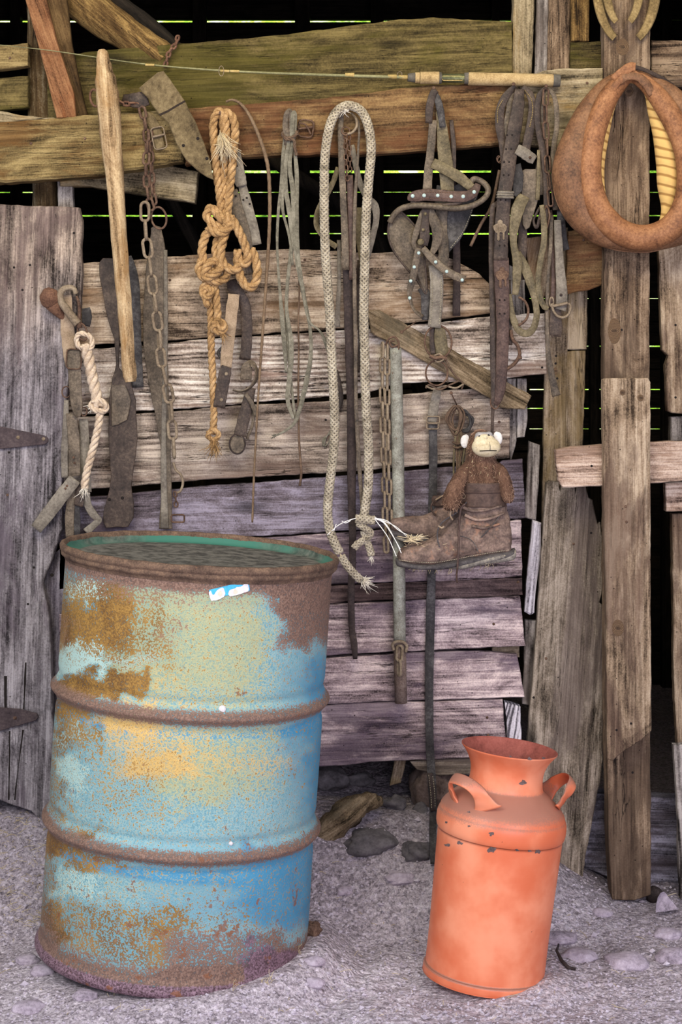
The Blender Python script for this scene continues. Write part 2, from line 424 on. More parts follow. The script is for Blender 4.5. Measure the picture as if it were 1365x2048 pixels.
stuffm('pipe_rust', (72, 56, 48), (118, 96, 84), (150, 132, 120), 120, .85, .1, .6)
stuffm('rope_or', (104, 72, 36), (172, 128, 74), (214, 174, 120), 160, .95, bumps=.8)
stuffm('rope_tan', (150, 120, 92), (204, 178, 148), (232, 212, 186), 160, .95, bumps=.7)
stuffm('rope_white', (180, 168, 150), (226, 218, 202), (240, 236, 226), 160, .95)
stuffm('rope_braid', (84, 74, 56), (164, 150, 126), (210, 200, 176), 180, .95, bumps=.6)
stuffm('rope_fray', (176, 150, 110), (216, 194, 150), (238, 222, 188), 160, .95)
stuffm('cord_dark', (62, 44, 34), (100, 76, 58), (130, 104, 80), 120, .9)
stuffm('whip', (84, 62, 42), (118, 92, 66), (148, 122, 90), 160, .75, st=(1, 1, 1))
stuffm('thread', (200, 196, 190), (235, 232, 228), (250, 248, 245), 60, .8)
stuffm('stitch', (130, 118, 92), (168, 156, 126), (196, 186, 158), 60, .8)
stuffm('collar', (92, 50, 26), (152, 94, 52), (190, 128, 78), 90, .55, bumps=.45, spots=(122, 82, 54), spotk=.58)
stuffm('collar_dk', (74, 46, 28), (126, 82, 50), (162, 112, 72), 90, .55, bumps=.45, spots=(104, 76, 54), spotk=.56)
stuffm('horseshoe', (84, 66, 34), (134, 108, 62), (176, 148, 92), 90, .9, .1, .9)
stuffm('cork', (124, 96, 56), (178, 146, 92), (206, 178, 124), 140, .9, bumps=.4, spots=(110, 76, 34), spotk=.64)
stuffm('rod', (84, 80, 48), (124, 120, 76), (156, 152, 104), 60, .4)
stuffm('reel_seat', (60, 62, 36), (96, 98, 58), (150, 150, 98), 60, .3, .3)
stuffm('wrap_gold', (130, 104, 48), (176, 146, 76), (206, 178, 110), 60, .4)
stuffm('rubber', (62, 56, 48), (90, 84, 74), (116, 108, 96), 60, .8)
stuffm('boot', (48, 38, 34), (116, 92, 80), (176, 144, 124), 26, .75, bumps=.7, spots=(150, 112, 90), spotk=.55)
stuffm('boot_shaft', (44, 32, 26), (84, 62, 52), (114, 88, 74), 26, .6, bumps=.5)
stuffm('sole', (74, 68, 62), (124, 116, 106), (176, 166, 146), 60, .95, bumps=.8, spots=(206, 192, 160), spotk=.55)
stuffm('sole_edge', (44, 40, 42), (78, 72, 72), (110, 102, 98), 60, .8, bumps=.5)
stuffm('fur', (46, 28, 18), (98, 66, 48), (142, 104, 80), 150, .98, bumps=1.0, st=(1, 1, .35))
stuffm('fur_tip', (104, 74, 54), (142, 106, 82), (172, 136, 110), 150, .98)
stuffm('muzzle', (150, 132, 94), (206, 186, 142), (232, 216, 178), 60, .9, bumps=.3, spots=(120, 112, 104), spotk=.6)
stuffm('brow', (110, 104, 104), (156, 150, 148), (190, 184, 180), 60, .9, bumps=.3)
stuffm('ear', (180, 172, 164), (220, 214, 206), (238, 232, 224), 90, .9)
flat('hole', (26, 19, 16)); flat('seam', (40, 30, 24)); flat('stud', (170, 190, 186), .35); flat('sticker_blue', (70, 176, 226), .5); flat('sticker_paper', (228, 218, 222), .8)
stuffm('sticker_stain', (214, 190, 172), (230, 206, 180), (236, 220, 206), 200, .9)
stuffm('gravel', (150, 140, 148), (186, 176, 186), (214, 206, 214), 30, .95)
stuffm('straw', (150, 128, 84), (196, 174, 126), (226, 208, 166), 60, .9)
stuffm('stone', (110, 98, 108), (168, 152, 166), (200, 186, 198), 60, .95, bumps=.8)
stuffm('stone_dk', (50, 46, 48), (92, 86, 90), (126, 118, 122), 18, .95, bumps=1.0)
stuffm('stone_brown', (66, 50, 44), (112, 92, 84), (146, 128, 122), 18, .95, bumps=1.0)
stuffm('white_chip', (180, 176, 176), (214, 210, 210), (236, 232, 232), 40, .9)
# ticking lining of the collar: cream with thin stripes
s = NT('ticking'); x, y, z = s.sep(s.tc.outputs['Object'])
q = s.m_('SINE', s.m_('ADD', s.m_('MULTIPLY', z, 300.0), s.m_('ADD', s.m_('MULTIPLY', x, 90.0), s.m_('MULTIPLY', s.noise(14, 2), 5.0))))
c = s.mix(s.step(q, .35, 1.0), lin((224, 188, 118)), lin((150, 112, 62))); c = s.mix(s.m_('MULTIPLY', s.noise(60, 4), .5), c, lin((170, 128, 72)))
M['ticking'] = s.out(c, .95, 0, s.bump(s.m_('MULTIPLY', q, -1.0), .3, .0015))
# trodden dirt floor
s = NT('dirt'); a = s.noise(3.0, 5); b = s.noise(45, 5, rough=.7); c2 = s.noise(160, 4, rough=.7); vo = s.voro(85); v2 = s.voro(38)
t = s.m_('ADD', s.m_('MULTIPLY', a, .25), s.m_('ADD', s.m_('MULTIPLY', b, .35), s.m_('MULTIPLY', c2, .4)))
col = s.ramp(t, [(.34, lin((106, 97, 100))), (.5, lin((188, 177, 182))), (.64, lin((232, 224, 228)))])
cr = s.t.nodes.new('ShaderNodeTexVoronoi'); cr.inputs['Scale'].default_value = 95; s.l(s.v, cr.inputs['Vector'])
g = s.sep(cr.outputs['Color'])[0]
col = s.mix(s.m_('MULTIPLY', s.m_('MULTIPLY', s.step(cr.outputs['Distance'], .42, .3), s.step(g, .72, .8)), s.step(b, .44, .56)), col, lin((206, 196, 206)))
col = s.mix(s.m_('MULTIPLY', s.m_('MULTIPLY', s.step(vo, .3, .2), s.step(c2, .55, .6)), .6), col, lin((66, 56, 62)))
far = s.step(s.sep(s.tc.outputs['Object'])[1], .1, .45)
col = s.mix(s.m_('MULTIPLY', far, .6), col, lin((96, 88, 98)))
c3 = s.t.nodes.new('ShaderNodeTexVoronoi'); c3.inputs['Scale'].default_value = 150; s.l(s.v, c3.inputs['Vector']); c4 = s.t.nodes.new('ShaderNodeTexVoronoi'); c4.inputs['Scale'].default_value = 320; s.l(s.v, c4.inputs['Vector'])
cv = s.m_('ADD', s.m_('MULTIPLY', s.sep(c3.outputs['Color'])[0], .55), s.m_('MULTIPLY', s.sep(c4.outputs['Color'])[1], .45))
col = s.mix(1.0, col, s.ramp(cv, [(0.05, (.42, .41, .43, 1)), (.5, (.92, .91, .92, 1)), (.95, (1.3, 1.3, 1.32, 1))]), 'MULTIPLY')
hh = s.m_('ADD', s.m_('MULTIPLY', b, .6), s.m_('ADD', s.m_('MULTIPLY', c2, .5), s.m_('MULTIPLY', vo, -.6)))
M['dirt'] = s.out(col, .97, 0, s.bump(hh, 1.0, .008), .1)
# leaves outside, seen through the siding gaps
s = NT('foliage'); t = s.noise(9, 5, rough=.7); t2 = s.noise(1.6, 2)
M['foliage'] = s.out(s.ramp(s.m_('ADD', s.m_('MULTIPLY', t, .7), s.m_('MULTIPLY', t2, .3)), [(.36, lin((60, 110, 24))), (.5, lin((150, 205, 60))), (.6, lin((236, 248, 196)))]), .9, 0, s.bump(t, .8, .03))
# drum paint: painted weights (attributes) decide where each layer lives, fine noise decides the speckle
s = NT('drum_paint'); ob = s.tc.outputs['Object']
fn = s.noise(250, 4, rough=.7, vec=ob); md = s.noise(60, 4, rough=.7, vec=ob); cs = s.noise(13, 4, (1, 1, .8), .4, vec=ob)
mx = s.step(s.m_('ADD', s.m_('MULTIPLY', fn, .78), s.m_('MULTIPLY', md, .22)), .38, .62); nn = s.m_('SUBTRACT', mx, .5)
A = lambda name, k: s.m_('ADD', s.attr(name), s.m_('MULTIPLY', nn, k))
col = s.mix(mx, lin((104, 152, 162)), lin((164, 200, 200)))
col = s.mix(s.step(A('blue', .5), .2, .95), col, s.mix(cs, lin((36, 118, 160)), lin((84, 158, 190))))
col = s.mix(s.step(A('haze', .9), .15, 1.0), col, s.mix(mx, lin((150, 160, 122)), lin((186, 190, 150))))
col = s.mix(s.step(A('yellow', .7), .2, 1.0), col, s.mix(mx, lin((196, 158, 84)), lin((224, 192, 122))))
col = s.mix(s.step(A('cyan', .7), .4, .62), col, lin((176, 208, 200)))
col = s.mix(s.step(A('ochre', .95), .44, .60), col, s.mix(s.m_('ADD', s.m_('MULTIPLY', s.step(cs, .3, .65), .6), s.m_('MULTIPLY', nn, .9)), lin((106, 74, 36)), lin((170, 132, 66))))
col = s.mix(s.step(A('brown', .85), .44, .64), col, s.mix(mx, lin((92, 68, 58)), lin((146, 118, 102))))
col = s.mix(s.step(A('violet', .4), .4, .7), col, s.mix(mx, lin((66, 44, 50)), lin((146, 118, 130))))
pit = s.noise(26, 5, rough=.75, vec=ob); pm = s.step(s.m_('ADD', pit, s.m_('MULTIPLY', s.attr('pit'), .12)), .665, .69)
col = s.mix(s.m_('MULTIPLY', pm, .8), col, s.mix(fn, lin((96, 58, 40)), lin((160, 104, 68))))
M['drum_paint'] = s.out(col, .62, 0, s.bump(s.m_('ADD', mx, s.m_('MULTIPLY', pm, -.5)), .35, .002), .3)
s = NT('drum_lid'); n = s.noise(40, 5, rough=.7); n2 = s.noise(5, 3); e = s.attr('edge')
c = s.mix(s.step(n, .35, .65), lin((62, 62, 58)), lin((116, 114, 106))); c = s.mix(s.m_('MULTIPLY', e, s.step(n2, .3, .6)), c, lin((62, 116, 100)))
M['drum_lid'] = s.out(c, .7, 0, s.bump(n, .3, .002))
stuffm('drum_rim', (66, 48, 38), (108, 82, 64), (150, 116, 86), 130, .85, bumps=.8, spots=(168, 118, 72), spotk=.63)
# milk can: orange paint, dusty on upward faces, chipped
s = NT('can_paint'); n = s.noise(9, 4); f2 = s.noise(300, 3); geo = s.t.nodes.new('ShaderNodeNewGeometry')
up = s.sep(geo.outputs['Normal'])[2]
c = s.mix(s.step(n, .35, .7), lin((212, 108, 70)), lin((232, 144, 106)))
c = s.mix(s.m_('MULTIPLY', s.step(n, .5, .7), .35), c, lin((236, 152, 118)))
c = s.mix(s.m_('MULTIPLY', s.step(s.m_('ADD', up, s.m_('MULTIPLY', s.m_('SUBTRACT', f2, .5), .6)), .12, .7), .85), c, lin((150, 108, 92)))
sp = s.noise(48, 3); c = s.mix(s.step(sp, .735, .75), c, lin((110, 60, 44)))
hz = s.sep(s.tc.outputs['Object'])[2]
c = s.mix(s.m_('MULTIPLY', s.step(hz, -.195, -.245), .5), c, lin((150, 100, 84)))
M['can_paint'] = s.out(c, .45, 0, s.bump(n, .15, .004), .4)
stuffm('can_inside', (120, 52, 40), (156, 72, 58), (176, 92, 76), 30, .7)
stuffm('chip', (74, 56, 52), (104, 82, 78), (140, 118, 112), 120, .8)

for key, a_, b_ in (('knot', (58, 42, 30), (124, 100, 76)), ('knot_grey', (66, 58, 62), (134, 122, 130))):
    s = NT(key); ob = s.tc.outputs['Object']; ln = s.t.nodes.new('ShaderNodeVectorMath'); ln.operation = 'LENGTH'; s.l(s.vm('MULTIPLY', ob, (1.7, 0, 1)), ln.inputs[0])
    r = s.m_('ADD', ln.outputs['Value'], s.m_('MULTIPLY', s.noise(70, 3), .012)); q = s.m_('MULTIPLY_ADD', s.m_('SINE', s.m_('MULTIPLY', r, 1500.0)), .5, .5)
    c = s.mix(s.m_('MULTIPLY', q, .7), lin(a_), lin(b_)); c = s.mix(s.step(r, .0135, .0085), c, lin((34, 24, 20)))
    M[key] = s.out(s.mix(s.m_('MULTIPLY', s.noise(260, 3), .5), c, lin(b_)), .9, 0, s.bump(q, .5, .002))
# ------------------------------------------------------------ camera and light
cam = bpy.data.cameras.new('camera'); co = bpy.data.objects.new('camera', cam); C.objects.link(co)
cam.sensor_fit = 'HORIZONTAL'; cam.sensor_width = 36; cam.lens = 36*F/1365.0; cam.shift_y = -(1024-HY)/1365.0
co.location = (0, 0, H); co.rotation_euler = (math.pi/2, 0, 0); bpy.context.scene.camera = co
cam.clip_start = .05
w = bpy.data.worlds.new('sky'); bpy.context.scene.world = w; w.use_nodes = True
w.node_tree.nodes['Background'].inputs[0].default_value = (.78, .84, 1.0, 1); w.node_tree.nodes['Background'].inputs[1].default_value = .60
def area(name, loc, aim, size, power, col, spread=180):
    l = bpy.data.lights.new(name, 'AREA'); l.shape = 'RECTANGLE'; l.size, l.size_y = size; l.energy = power; l.color = col; l.spread = math.radians(spread)
    o = bpy.data.objects.new(name, l); C.objects.link(o); o.location = loc
    o.rotation_euler = (Vector(aim)-Vector(loc)).to_track_quat('-Z', 'Y').to_euler(); return o
area('daylight_key', (-1.9, .6, 3.0), (.1, 4, 1.0), (1.6, 1.6), 104, (1, .97, .95))
area('cool_low_fill', (1.2, .2, 1.2), (0, 4, .3), (2.5, 1.5), 42, (.90, .86, 1.0), 120)  # unseen cool lamp added to brighten the lower wall and floor
area('warm_top_fill', (.2, 1.6, 3.4), (0, 4, 2.0), (2.2, .8), 14, (1, .84, .46), 75)  # unseen lamp added to warm the upper wall
area('hedge_fill', (0, 7.6, 5.2), (0, 9.4, 1.6), (5, 1.5), 620, (1, .97, .85))  # unseen area lamp added behind the shed to brighten the hedge
bpy.context.scene.view_settings.view_transform = 'Standard'
# ------------------------------------------------------------ floor
DX, DY = -.355, 3.6; KX, KY = .294, 3.5
def sst(x, a, b):
    t = max(0, min(1, (x-a)/(b-a))); return t*t*(3-2*t)
def gz(x, y):
    h = .22*(1-sst(x, .30, .68))*sst(y, 3.68, 4.02)+.03*sst(y, 3.7, 4.1)*sst(x, .3, .7)
    h += .05*(1-sst(x, .3, .7))*sst(y, 4.0, 4.4)
    for cx, cy, z, sl, r in ((DX, DY, .036, .068, .30), (KX, KY, .009, .114, .13)):
        d = math.hypot(x-cx, y-cy); k = 1-sst(d, r, r+.11); h = h*(1-k)+k*(z+sl*(x-cx))
    n = noise.noise(Vector((x*2.2, y*2.2, 3)))*.008+noise.noise(Vector((x*9, y*9, 1)))*.009+noise.noise(Vector((x*26, y*26, 5)))*.005+noise.noise(Vector((x*60, y*60, 8)))*.0034
    k = min(sst(math.hypot(x-DX, y-DY), .27, .33), sst(math.hypot(x-KX, y-KY), .115, .15))
    return h+n*(.25+.75*k)
def axis(a, b, c, d, st, big):
    o = []; x = a
    while x < b-1e-6: o.append(x); x += big
    x = b
    while x < c-1e-6: o.append(x); x += st
    x = c
    while x < d+big: o.append(x); x += big
    return o
xs = axis(-5, -.9, .9, 5, .0075, .25); ys = axis(-1.5, 3.15, 4.35, 9.6, .0065, .25)
v = [(x, y, gz(x, y) if y < 6 else 0.0) for y in ys for x in xs]; nx = len(xs)
f = [(j*nx+i, j*nx+i+1, (j+1)*nx+i+1, (j+1)*nx+i) for j in range(len(ys)-1) for i in range(nx-1)]
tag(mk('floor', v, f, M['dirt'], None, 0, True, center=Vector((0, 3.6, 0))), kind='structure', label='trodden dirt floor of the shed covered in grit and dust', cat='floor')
def G(px, py):                                  # where a sight line meets the ground
    Y = 3.0
    while Y < 4.6:
        p = P(px, py, Y)
        if p.z <= gz(p.x, p.y): return Vector((p.x, p.y, gz(p.x, p.y)))
        Y += .004
    return P(px, py, 4.3)
# ------------------------------------------------------------ barn shell behind the wall
def box(x0, x1, y0, y1, z0, z1):
    v = [(x, y, z) for z in (z0, z1) for y in (y0, y1) for x in (x0, x1)]
    return v, [(0, 2, 3, 1), (4, 5, 7, 6), (0, 1, 5, 4), (2, 6, 7, 3), (0, 4, 6, 2), (1, 3, 7, 5)]
def struct(name, mb, mat, label=None, ang=0):
    o = mb.build(name, M[mat], None, False, ang); return tag(o, label, None, None, 'structure')
YB = 6.6
gaps = [(-130, 0), (-44, 0), (42, 1), (125, 0), (208, .9), (280, 0), (343, 1.25), (384, .5), (431, .8), (467, .65), (540, .1), (597, .42), (646, .5), (692, .4), (740, .35), (779, .4), (817, .5), (858, .4), (905, .2), (960, 0), (1030, 0), (1100, .3), (1180, 0)]
mb = MB(); SPL = (1060-CX)*YB/F; zz = [H-(g[0]-HY)*YB/F for g in gaps]
for i in range(len(gaps)-1):
    a, b = gaps[i], gaps[i+1]; zt, zb = zz[i]-.0045*a[1], zz[i+1]+.0045*b[1]
    t1 = R.uniform(-.0035, .0035) if a[1] else 0
    x0 = -2.7
    while x0 < 2.7:                             # boards butt end to end, some sag and close the gap
        x1 = min(2.7, x0+R.uniform(.7, 1.5))
        if x0 < SPL < x1: x1 = SPL
        zt, zb = zz[i]-.0045*a[1]*(a[0] < 500 or x0 >= SPL), zz[i+1]+.0045*b[1]*(b[0] < 500 or x0 >= SPL); k = .006*R.choice((0, 0, 0, 1)) if a[1] else 0
        s = R.uniform(-.003, .003)
        bx = box(x0, x1, YB, YB+.022, zb, zt)
        vv = [Vector(q) for q in bx[0]]
        for q in vv:
            if abs(q.z-zt) < 1e-6: q.z += k+(s if q.x > x0+.01 else t1*.3)
        mb.add((vv, bx[1])); x0 = x1
mb.add(box(-2.7, 2.7, YB, YB+.02, zz[0]-.001, 3.05)); mb.add(box(-2.7, 2.7, YB, YB+.02, -.2, zz[-1]))
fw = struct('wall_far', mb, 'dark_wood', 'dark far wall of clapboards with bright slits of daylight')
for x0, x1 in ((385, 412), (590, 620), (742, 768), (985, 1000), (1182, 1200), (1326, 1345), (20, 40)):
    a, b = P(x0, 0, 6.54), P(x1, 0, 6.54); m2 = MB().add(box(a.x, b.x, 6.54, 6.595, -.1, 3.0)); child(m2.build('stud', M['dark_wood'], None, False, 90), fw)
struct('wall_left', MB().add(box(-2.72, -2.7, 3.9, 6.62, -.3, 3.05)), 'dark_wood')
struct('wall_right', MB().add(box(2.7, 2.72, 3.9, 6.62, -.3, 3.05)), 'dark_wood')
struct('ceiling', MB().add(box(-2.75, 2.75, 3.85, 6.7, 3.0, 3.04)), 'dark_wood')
mb = MB()                                       # the rest of the plank wall, round the part in view
x = -2.7
while x < -.97: mb.add(box(x, x+.172, 4.0, 4.025, -.2, 3.0)); x += .175
x = .97
while x < 2.65: mb.add(box(x, x+.172, 4.0, 4.025, -.2, 3.0)); x += .175
struct('trim_1', mb, 'wide', 'upright weathered planks beside the tack wall', 90)
mb = MB(); z = 2.27
while z < 3.0: mb.add(box(-.97, .97, 4.05, 4.07, z, min(3.0, z+.16))); z += .163
struct('trim_2', mb, 'dark_wood', 'dark boards over the tack wall')
v = []; f = []; n = 60
for j in range(n+1):
    for i in range(n+1):
        x = -5+10*i/n; z = -.2+4.4*j/n; v.append((x, 9.4+.18*noise.noise(Vector((x*2, z*2, 0)))+.08*noise.noise(Vector((x*7, z*7, 0))), z))
f = [(j*(n+1)+i, j*(n+1)+i+1, (j+1)*(n+1)+i+1, (j+1)*(n+1)+i) for j in range(n) for i in range(n)]
tag(mk('hedge', v, f, M['foliage'], None, 0, True), 'sunlit green hedge glimpsed through slits in the far wall', 'hedge', None, 'stuff')
# ------------------------------------------------------------ plank wall
pw = bpy.data.objects.new('wall_back', None); C.objects.link(pw); pw.location = (0, 4.0, 0); tag(pw, 'weathered horizontal plank wall hung with harness', None, None, 'structure')
def plank(poly, mat, d=0, th=22, ang=1.0, **k): return board('plank', poly, d, th/1000, M[mat], ang=ang, parent=pw, rough=.0022, **k)
plank([(118, 535), (165, 527), (300, 517), (430, 506), (560, 498), (640, 500), (742, 506), (850, 500), (905, 518), (960, 548), (985, 572), (987, 626), (850, 643), (650, 660), (520, 668), (340, 681), (160, 690), (118, 692)], 'plank_tan', nails=((610, 520), (340, 560)))
plank([(118, 706), (230, 694), (420, 678), (650, 664), (850, 648), (985, 632), (1091, 626), (1095, 748), (930, 764), (855, 764), (790, 768), (740, 784), (640, 795), (560, 800), (400, 815), (165, 829), (118, 833)], 'plank_bleached', d=3, holes=((1085, 735),))
plank([(118, 838), (300, 826), (480, 811), (650, 803), (790, 791), (900, 780), (1012, 776), (1021, 800), (1020, 916), (900, 926), (740, 940), (560, 951), (400, 960), (230, 975), (118, 982)], 'plank_brown', d=0, holes=((652, 840),), nails=((999, 844),))
plank([(118, 1000), (230, 990), (400, 973), (560, 962), (740, 948), (900, 934), (1000, 926), (1006, 921), (1046, 918), (1052, 1036), (900, 1048), (740, 1058), (560, 1070), (300, 1082), (118, 1092)], 'plank_violet', d=-2)
plank([(118, 1098), (560, 1074), (740, 1062), (900, 1051), (1043, 1040), (1045, 1153), (900, 1162), (740, 1166), (560, 1172), (118, 1180)], 'plank_pink', d=0)
plank([(118, 1184), (560, 1176), (740, 1169), (1045, 1156), (1046, 1190), (900, 1197), (740, 1202), (600, 1209), (118, 1225)], 'plank_dark', d=-2, nails=((1037, 1164),))
plank([(118, 1229), (560, 1213), (740, 1206), (900, 1198), (1041, 1193), (1052, 1292), (900, 1299), (740, 1306), (600, 1315), (118, 1330)], 'plank_pink', d=4, nails=((988, 1248),))
plank([(118, 1336), (600, 1319), (740, 1312), (850, 1304), (960, 1303), (1035, 1309), (1050, 1395), (900, 1399), (740, 1404), (600, 1411), (118, 1425)], 'plank_pink', d=2)
plank([(118, 1430), (600, 1414), (740, 1406), (860, 1403), (1006, 1399), (1012, 1478), (1000, 1512), (900, 1517), (820, 1521), (740, 1524), (690, 1531), (600, 1535), (118, 1550)], 'plank_pink', d=0, nails=((975, 1435), (977, 1470)))
plank([(820, 1523), (1010, 1507), (1010, 1545), (880, 1552), (835, 1540)], 'wide', d=-8)
plank([(792, 1515), (814, 1515), (802, 1566), (780, 1572)], 'side', d=-44, ang=80)
# ------------------------------------------------------------ door at the left
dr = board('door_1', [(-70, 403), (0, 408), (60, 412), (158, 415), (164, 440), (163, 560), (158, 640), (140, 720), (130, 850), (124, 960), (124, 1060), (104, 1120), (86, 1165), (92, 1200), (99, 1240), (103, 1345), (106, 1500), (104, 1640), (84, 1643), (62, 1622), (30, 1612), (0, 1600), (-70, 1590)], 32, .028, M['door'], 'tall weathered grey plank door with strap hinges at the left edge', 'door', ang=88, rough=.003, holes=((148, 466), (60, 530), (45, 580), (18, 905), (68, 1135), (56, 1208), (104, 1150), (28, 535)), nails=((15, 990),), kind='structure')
for poly in ([(8, 1352), (14, 1352), (13, 1420), (9, 1420)], [(50, 1325), (53, 1325), (49, 1420), (46, 1418)], [(44, 1460), (48, 1460), (34, 1560), (31, 1600), (28, 1600)], [(18, 1462), (21, 1462), (19, 1600), (16, 1600)]):
    v_, f_ = slab([(p[0], p[1]) for p in poly], W0-.0326, .001, .0012, None, .0002); child(mk('crack', v_, f_, M['hole'], None, 0), dr); 
    bpy.context.scene.objects  # cracks are dark gaps in the plank
board('plank', [(84, 1130), (128, 1090), (140, 1090), (140, 1660), (100, 1660), (100, 1300)], 0, .02, M['door_low'], ang=90, parent=pw)
for i, poly in enumerate(([(-60, 850), (0, 853), (50, 863), (88, 871), (96, 876), (96, 884), (90, 889), (50, 893), (0, 898), (-60, 902)], [(-60, 1413), (0, 1415), (40, 1418), (74, 1427), (77, 1434), (72, 1441), (30, 1453), (0, 1462), (-60, 1470)])):
    o = plate('strap_hinge', poly, 36, .004, M['iron_hinge'], None, 0)
    tag(o, ('dark iron strap hinge with pale rivets, upper of two on the grey door', 'rusty iron strap hinge, lower of two on the grey door')[i], 'hinge', 'strap hinges on the door')
    for x, y in (((36, 875), (87, 878)), ((30, 1436),))[i]: child(MB().add(dome(D(x, y, 40), .0045, .0025)).build('rivet', M['rust_lt'] if i == 0 else M['rust'], None), o)
# ------------------------------------------------------------ timbers of the upper frame
board('timber_beam', [(95, 112), (200, 101), (330, 90), (450, 80), (560, 70), (680, 54), (800, 38), (880, 36), (960, 40), (1026, 43), (1026, 175), (870, 190), (700, 202), (520, 214), (380, 226), (160, 250), (95, 250)], 12, .04, M['olive'], 'long olive brown tapering beam behind the fishing rod', 'beam', ang=2, rough=.0025)
board('timber_beam', [(-70, 246), (0, 244), (80, 238), (200, 229), (300, 222), (366, 218), (366, 322), (300, 334), (200, 351), (100, 358), (0, 364), (-70, 366)], 75, .06, M['beam_yellow'], 'yellowish brown beam behind the wooden stick, at the left', 'beam', ang=2, rough=.003, nails=((170, 277), (62, 287)), bev=.005)
board('timber_beam', [(370, 217), (480, 208), (600, 199), (700, 190), (800, 176), (870, 169), (950, 167), (1036, 168), (1038, 285), (960, 292), (870, 300), (800, 305), (740, 309), (600, 310), (480, 313), (370, 330)], 60, .05, M['beam'], 'warm brown beam carrying the ropes and harness straps', 'beam', ang=2, rough=.003, bev=.005)
board('beam_end', [(1040, 163), (1090, 141), (1120, 137), (1207, 136), (1207, 300), (1140, 300), (1040, 286)], 57, .046, M['board_pale'], 'pale grey brown board end behind the cork rod handle', 'board', ang=3, nails=((1175, 166),))
board('short_board', [(-60, 93), (0, 90), (56, 86), (56, 131), (0, 139), (-60, 142)], 20, .03, M['beam_yellow'], 'short yellow brown board at the upper left edge', 'board', ang=2, nails=((20, 116),))
board('short_board', [(-60, 158), (0, 156), (56, 152), (56, 214), (0, 222), (-60, 226)], 5, .03, M['olive'], 'greenish board below the short yellow brown board', 'board', ang=2)
board('thin_board', [(-60, 214), (0, 222), (40, 230), (110, 237), (60, 240), (0, 246), (-60, 250)], 48, .02, M['board_pale'], 'thin pale board sliver lying behind the left beam', 'board', ang=-8)
board('diagonal_plank', [(42, -30), (84, -30), (113, 80), (147, 185), (152, 236), (113, 236), (96, 165), (74, 80)], 62, .016, M['orange_wood'], 'orange brown sawn brace leaning across the upper left corner', 'brace', ang=-70, rough=.0012)
board('diagonal_plank', [(84, -30), (130, -30), (142, 80), (160, 170), (176, 236), (150, 236), (146, 185), (112, 80)], 45, .02, M['brown_wood'], 'dark brown brace right behind the orange brown one', 'brace', ang=-74, rough=.0012)  # stands in for the orange plank's darker side face
def log(name, pts, mat, label, cat, n=20, bump=.1):
    s = smooth(pts, 8); q = [D(p[0], p[1], p[2]) for p in s]; fr = frames(q); v = []; f = []; sd = R.random()*40
    for i, p in enumerate(s):
        t, u, w = fr[i]
        for k in range(n):
            a = 2*math.pi*k/n; r = L(p[3])*(1+bump*noise.noise(Vector((math.cos(a)*1.3, math.sin(a)*1.3, i*.22+sd)))+bump*.4*noise.noise(Vector((math.cos(a)*5, math.sin(a)*5, i*.7+sd))))
            v.append(q[i]+u*math.cos(a)*r+w*math.sin(a)*r)
    for i in range(len(q)-1):
        for k in range(n): f.append((i*n+k, i*n+(k+1) % n, (i+1)*n+(k+1) % n, (i+1)*n+k))
    f.append(tuple(range(n))[::-1]); f.append(tuple((len(q)-1)*n+k for k in range(n)))
    d = q[-1]-q[0]; ang = math.degrees(math.atan2(d.z, d.x))
    return tag(mk(name, v, f, M[mat], None, ang, True), label, cat)
log('log_post', [(78, -20, -40, 24), (80, 60, -40, 25), (83, 160, -40, 27), (84, 240, -40, 28), (88, 330, -40, 27), (92, 420, -40, 26)], 'bark', 'bark covered log post standing behind the left beam', 'post')
log('log_brace', [(140, -40, -25, 48), (175, 10, -25, 42), (235, 55, -25, 36), (300, 100, -25, 33), (330, 120, -25, 32)], 'log', 'round brown log with a knot slanting down behind the stick', 'log')
log('log_brace', [(185, -40, -90, 18), (240, 10, -90, 20), (300, 55, -90, 20), (360, 110, -90, 19)], 'dark_wood', 'dark slender pole beyond the knotted brown log', 'log')
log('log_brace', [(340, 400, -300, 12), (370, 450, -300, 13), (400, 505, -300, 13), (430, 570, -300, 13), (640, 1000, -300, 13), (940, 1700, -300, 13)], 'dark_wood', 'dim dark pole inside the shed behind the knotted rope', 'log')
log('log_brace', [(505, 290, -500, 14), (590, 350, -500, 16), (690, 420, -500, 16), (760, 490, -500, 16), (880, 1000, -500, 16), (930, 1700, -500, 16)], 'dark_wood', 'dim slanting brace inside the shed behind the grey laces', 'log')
board('angled_board', [(120, 362), (200, 352), (300, 334), (345, 332), (397, 343), (390, 406), (300, 392), (180, 372), (120, 372)], 12, .045, M['board_pale'], 'pale board end jutting out below the left beam', 'board', ang=-7)
board('short_post', [(114, 356), (143, 360), (146, 405), (145, 470), (118, 470)], 0, .03, M['side_grey'], 'grey board stub beside the bark covered log', 'board', ang=90)
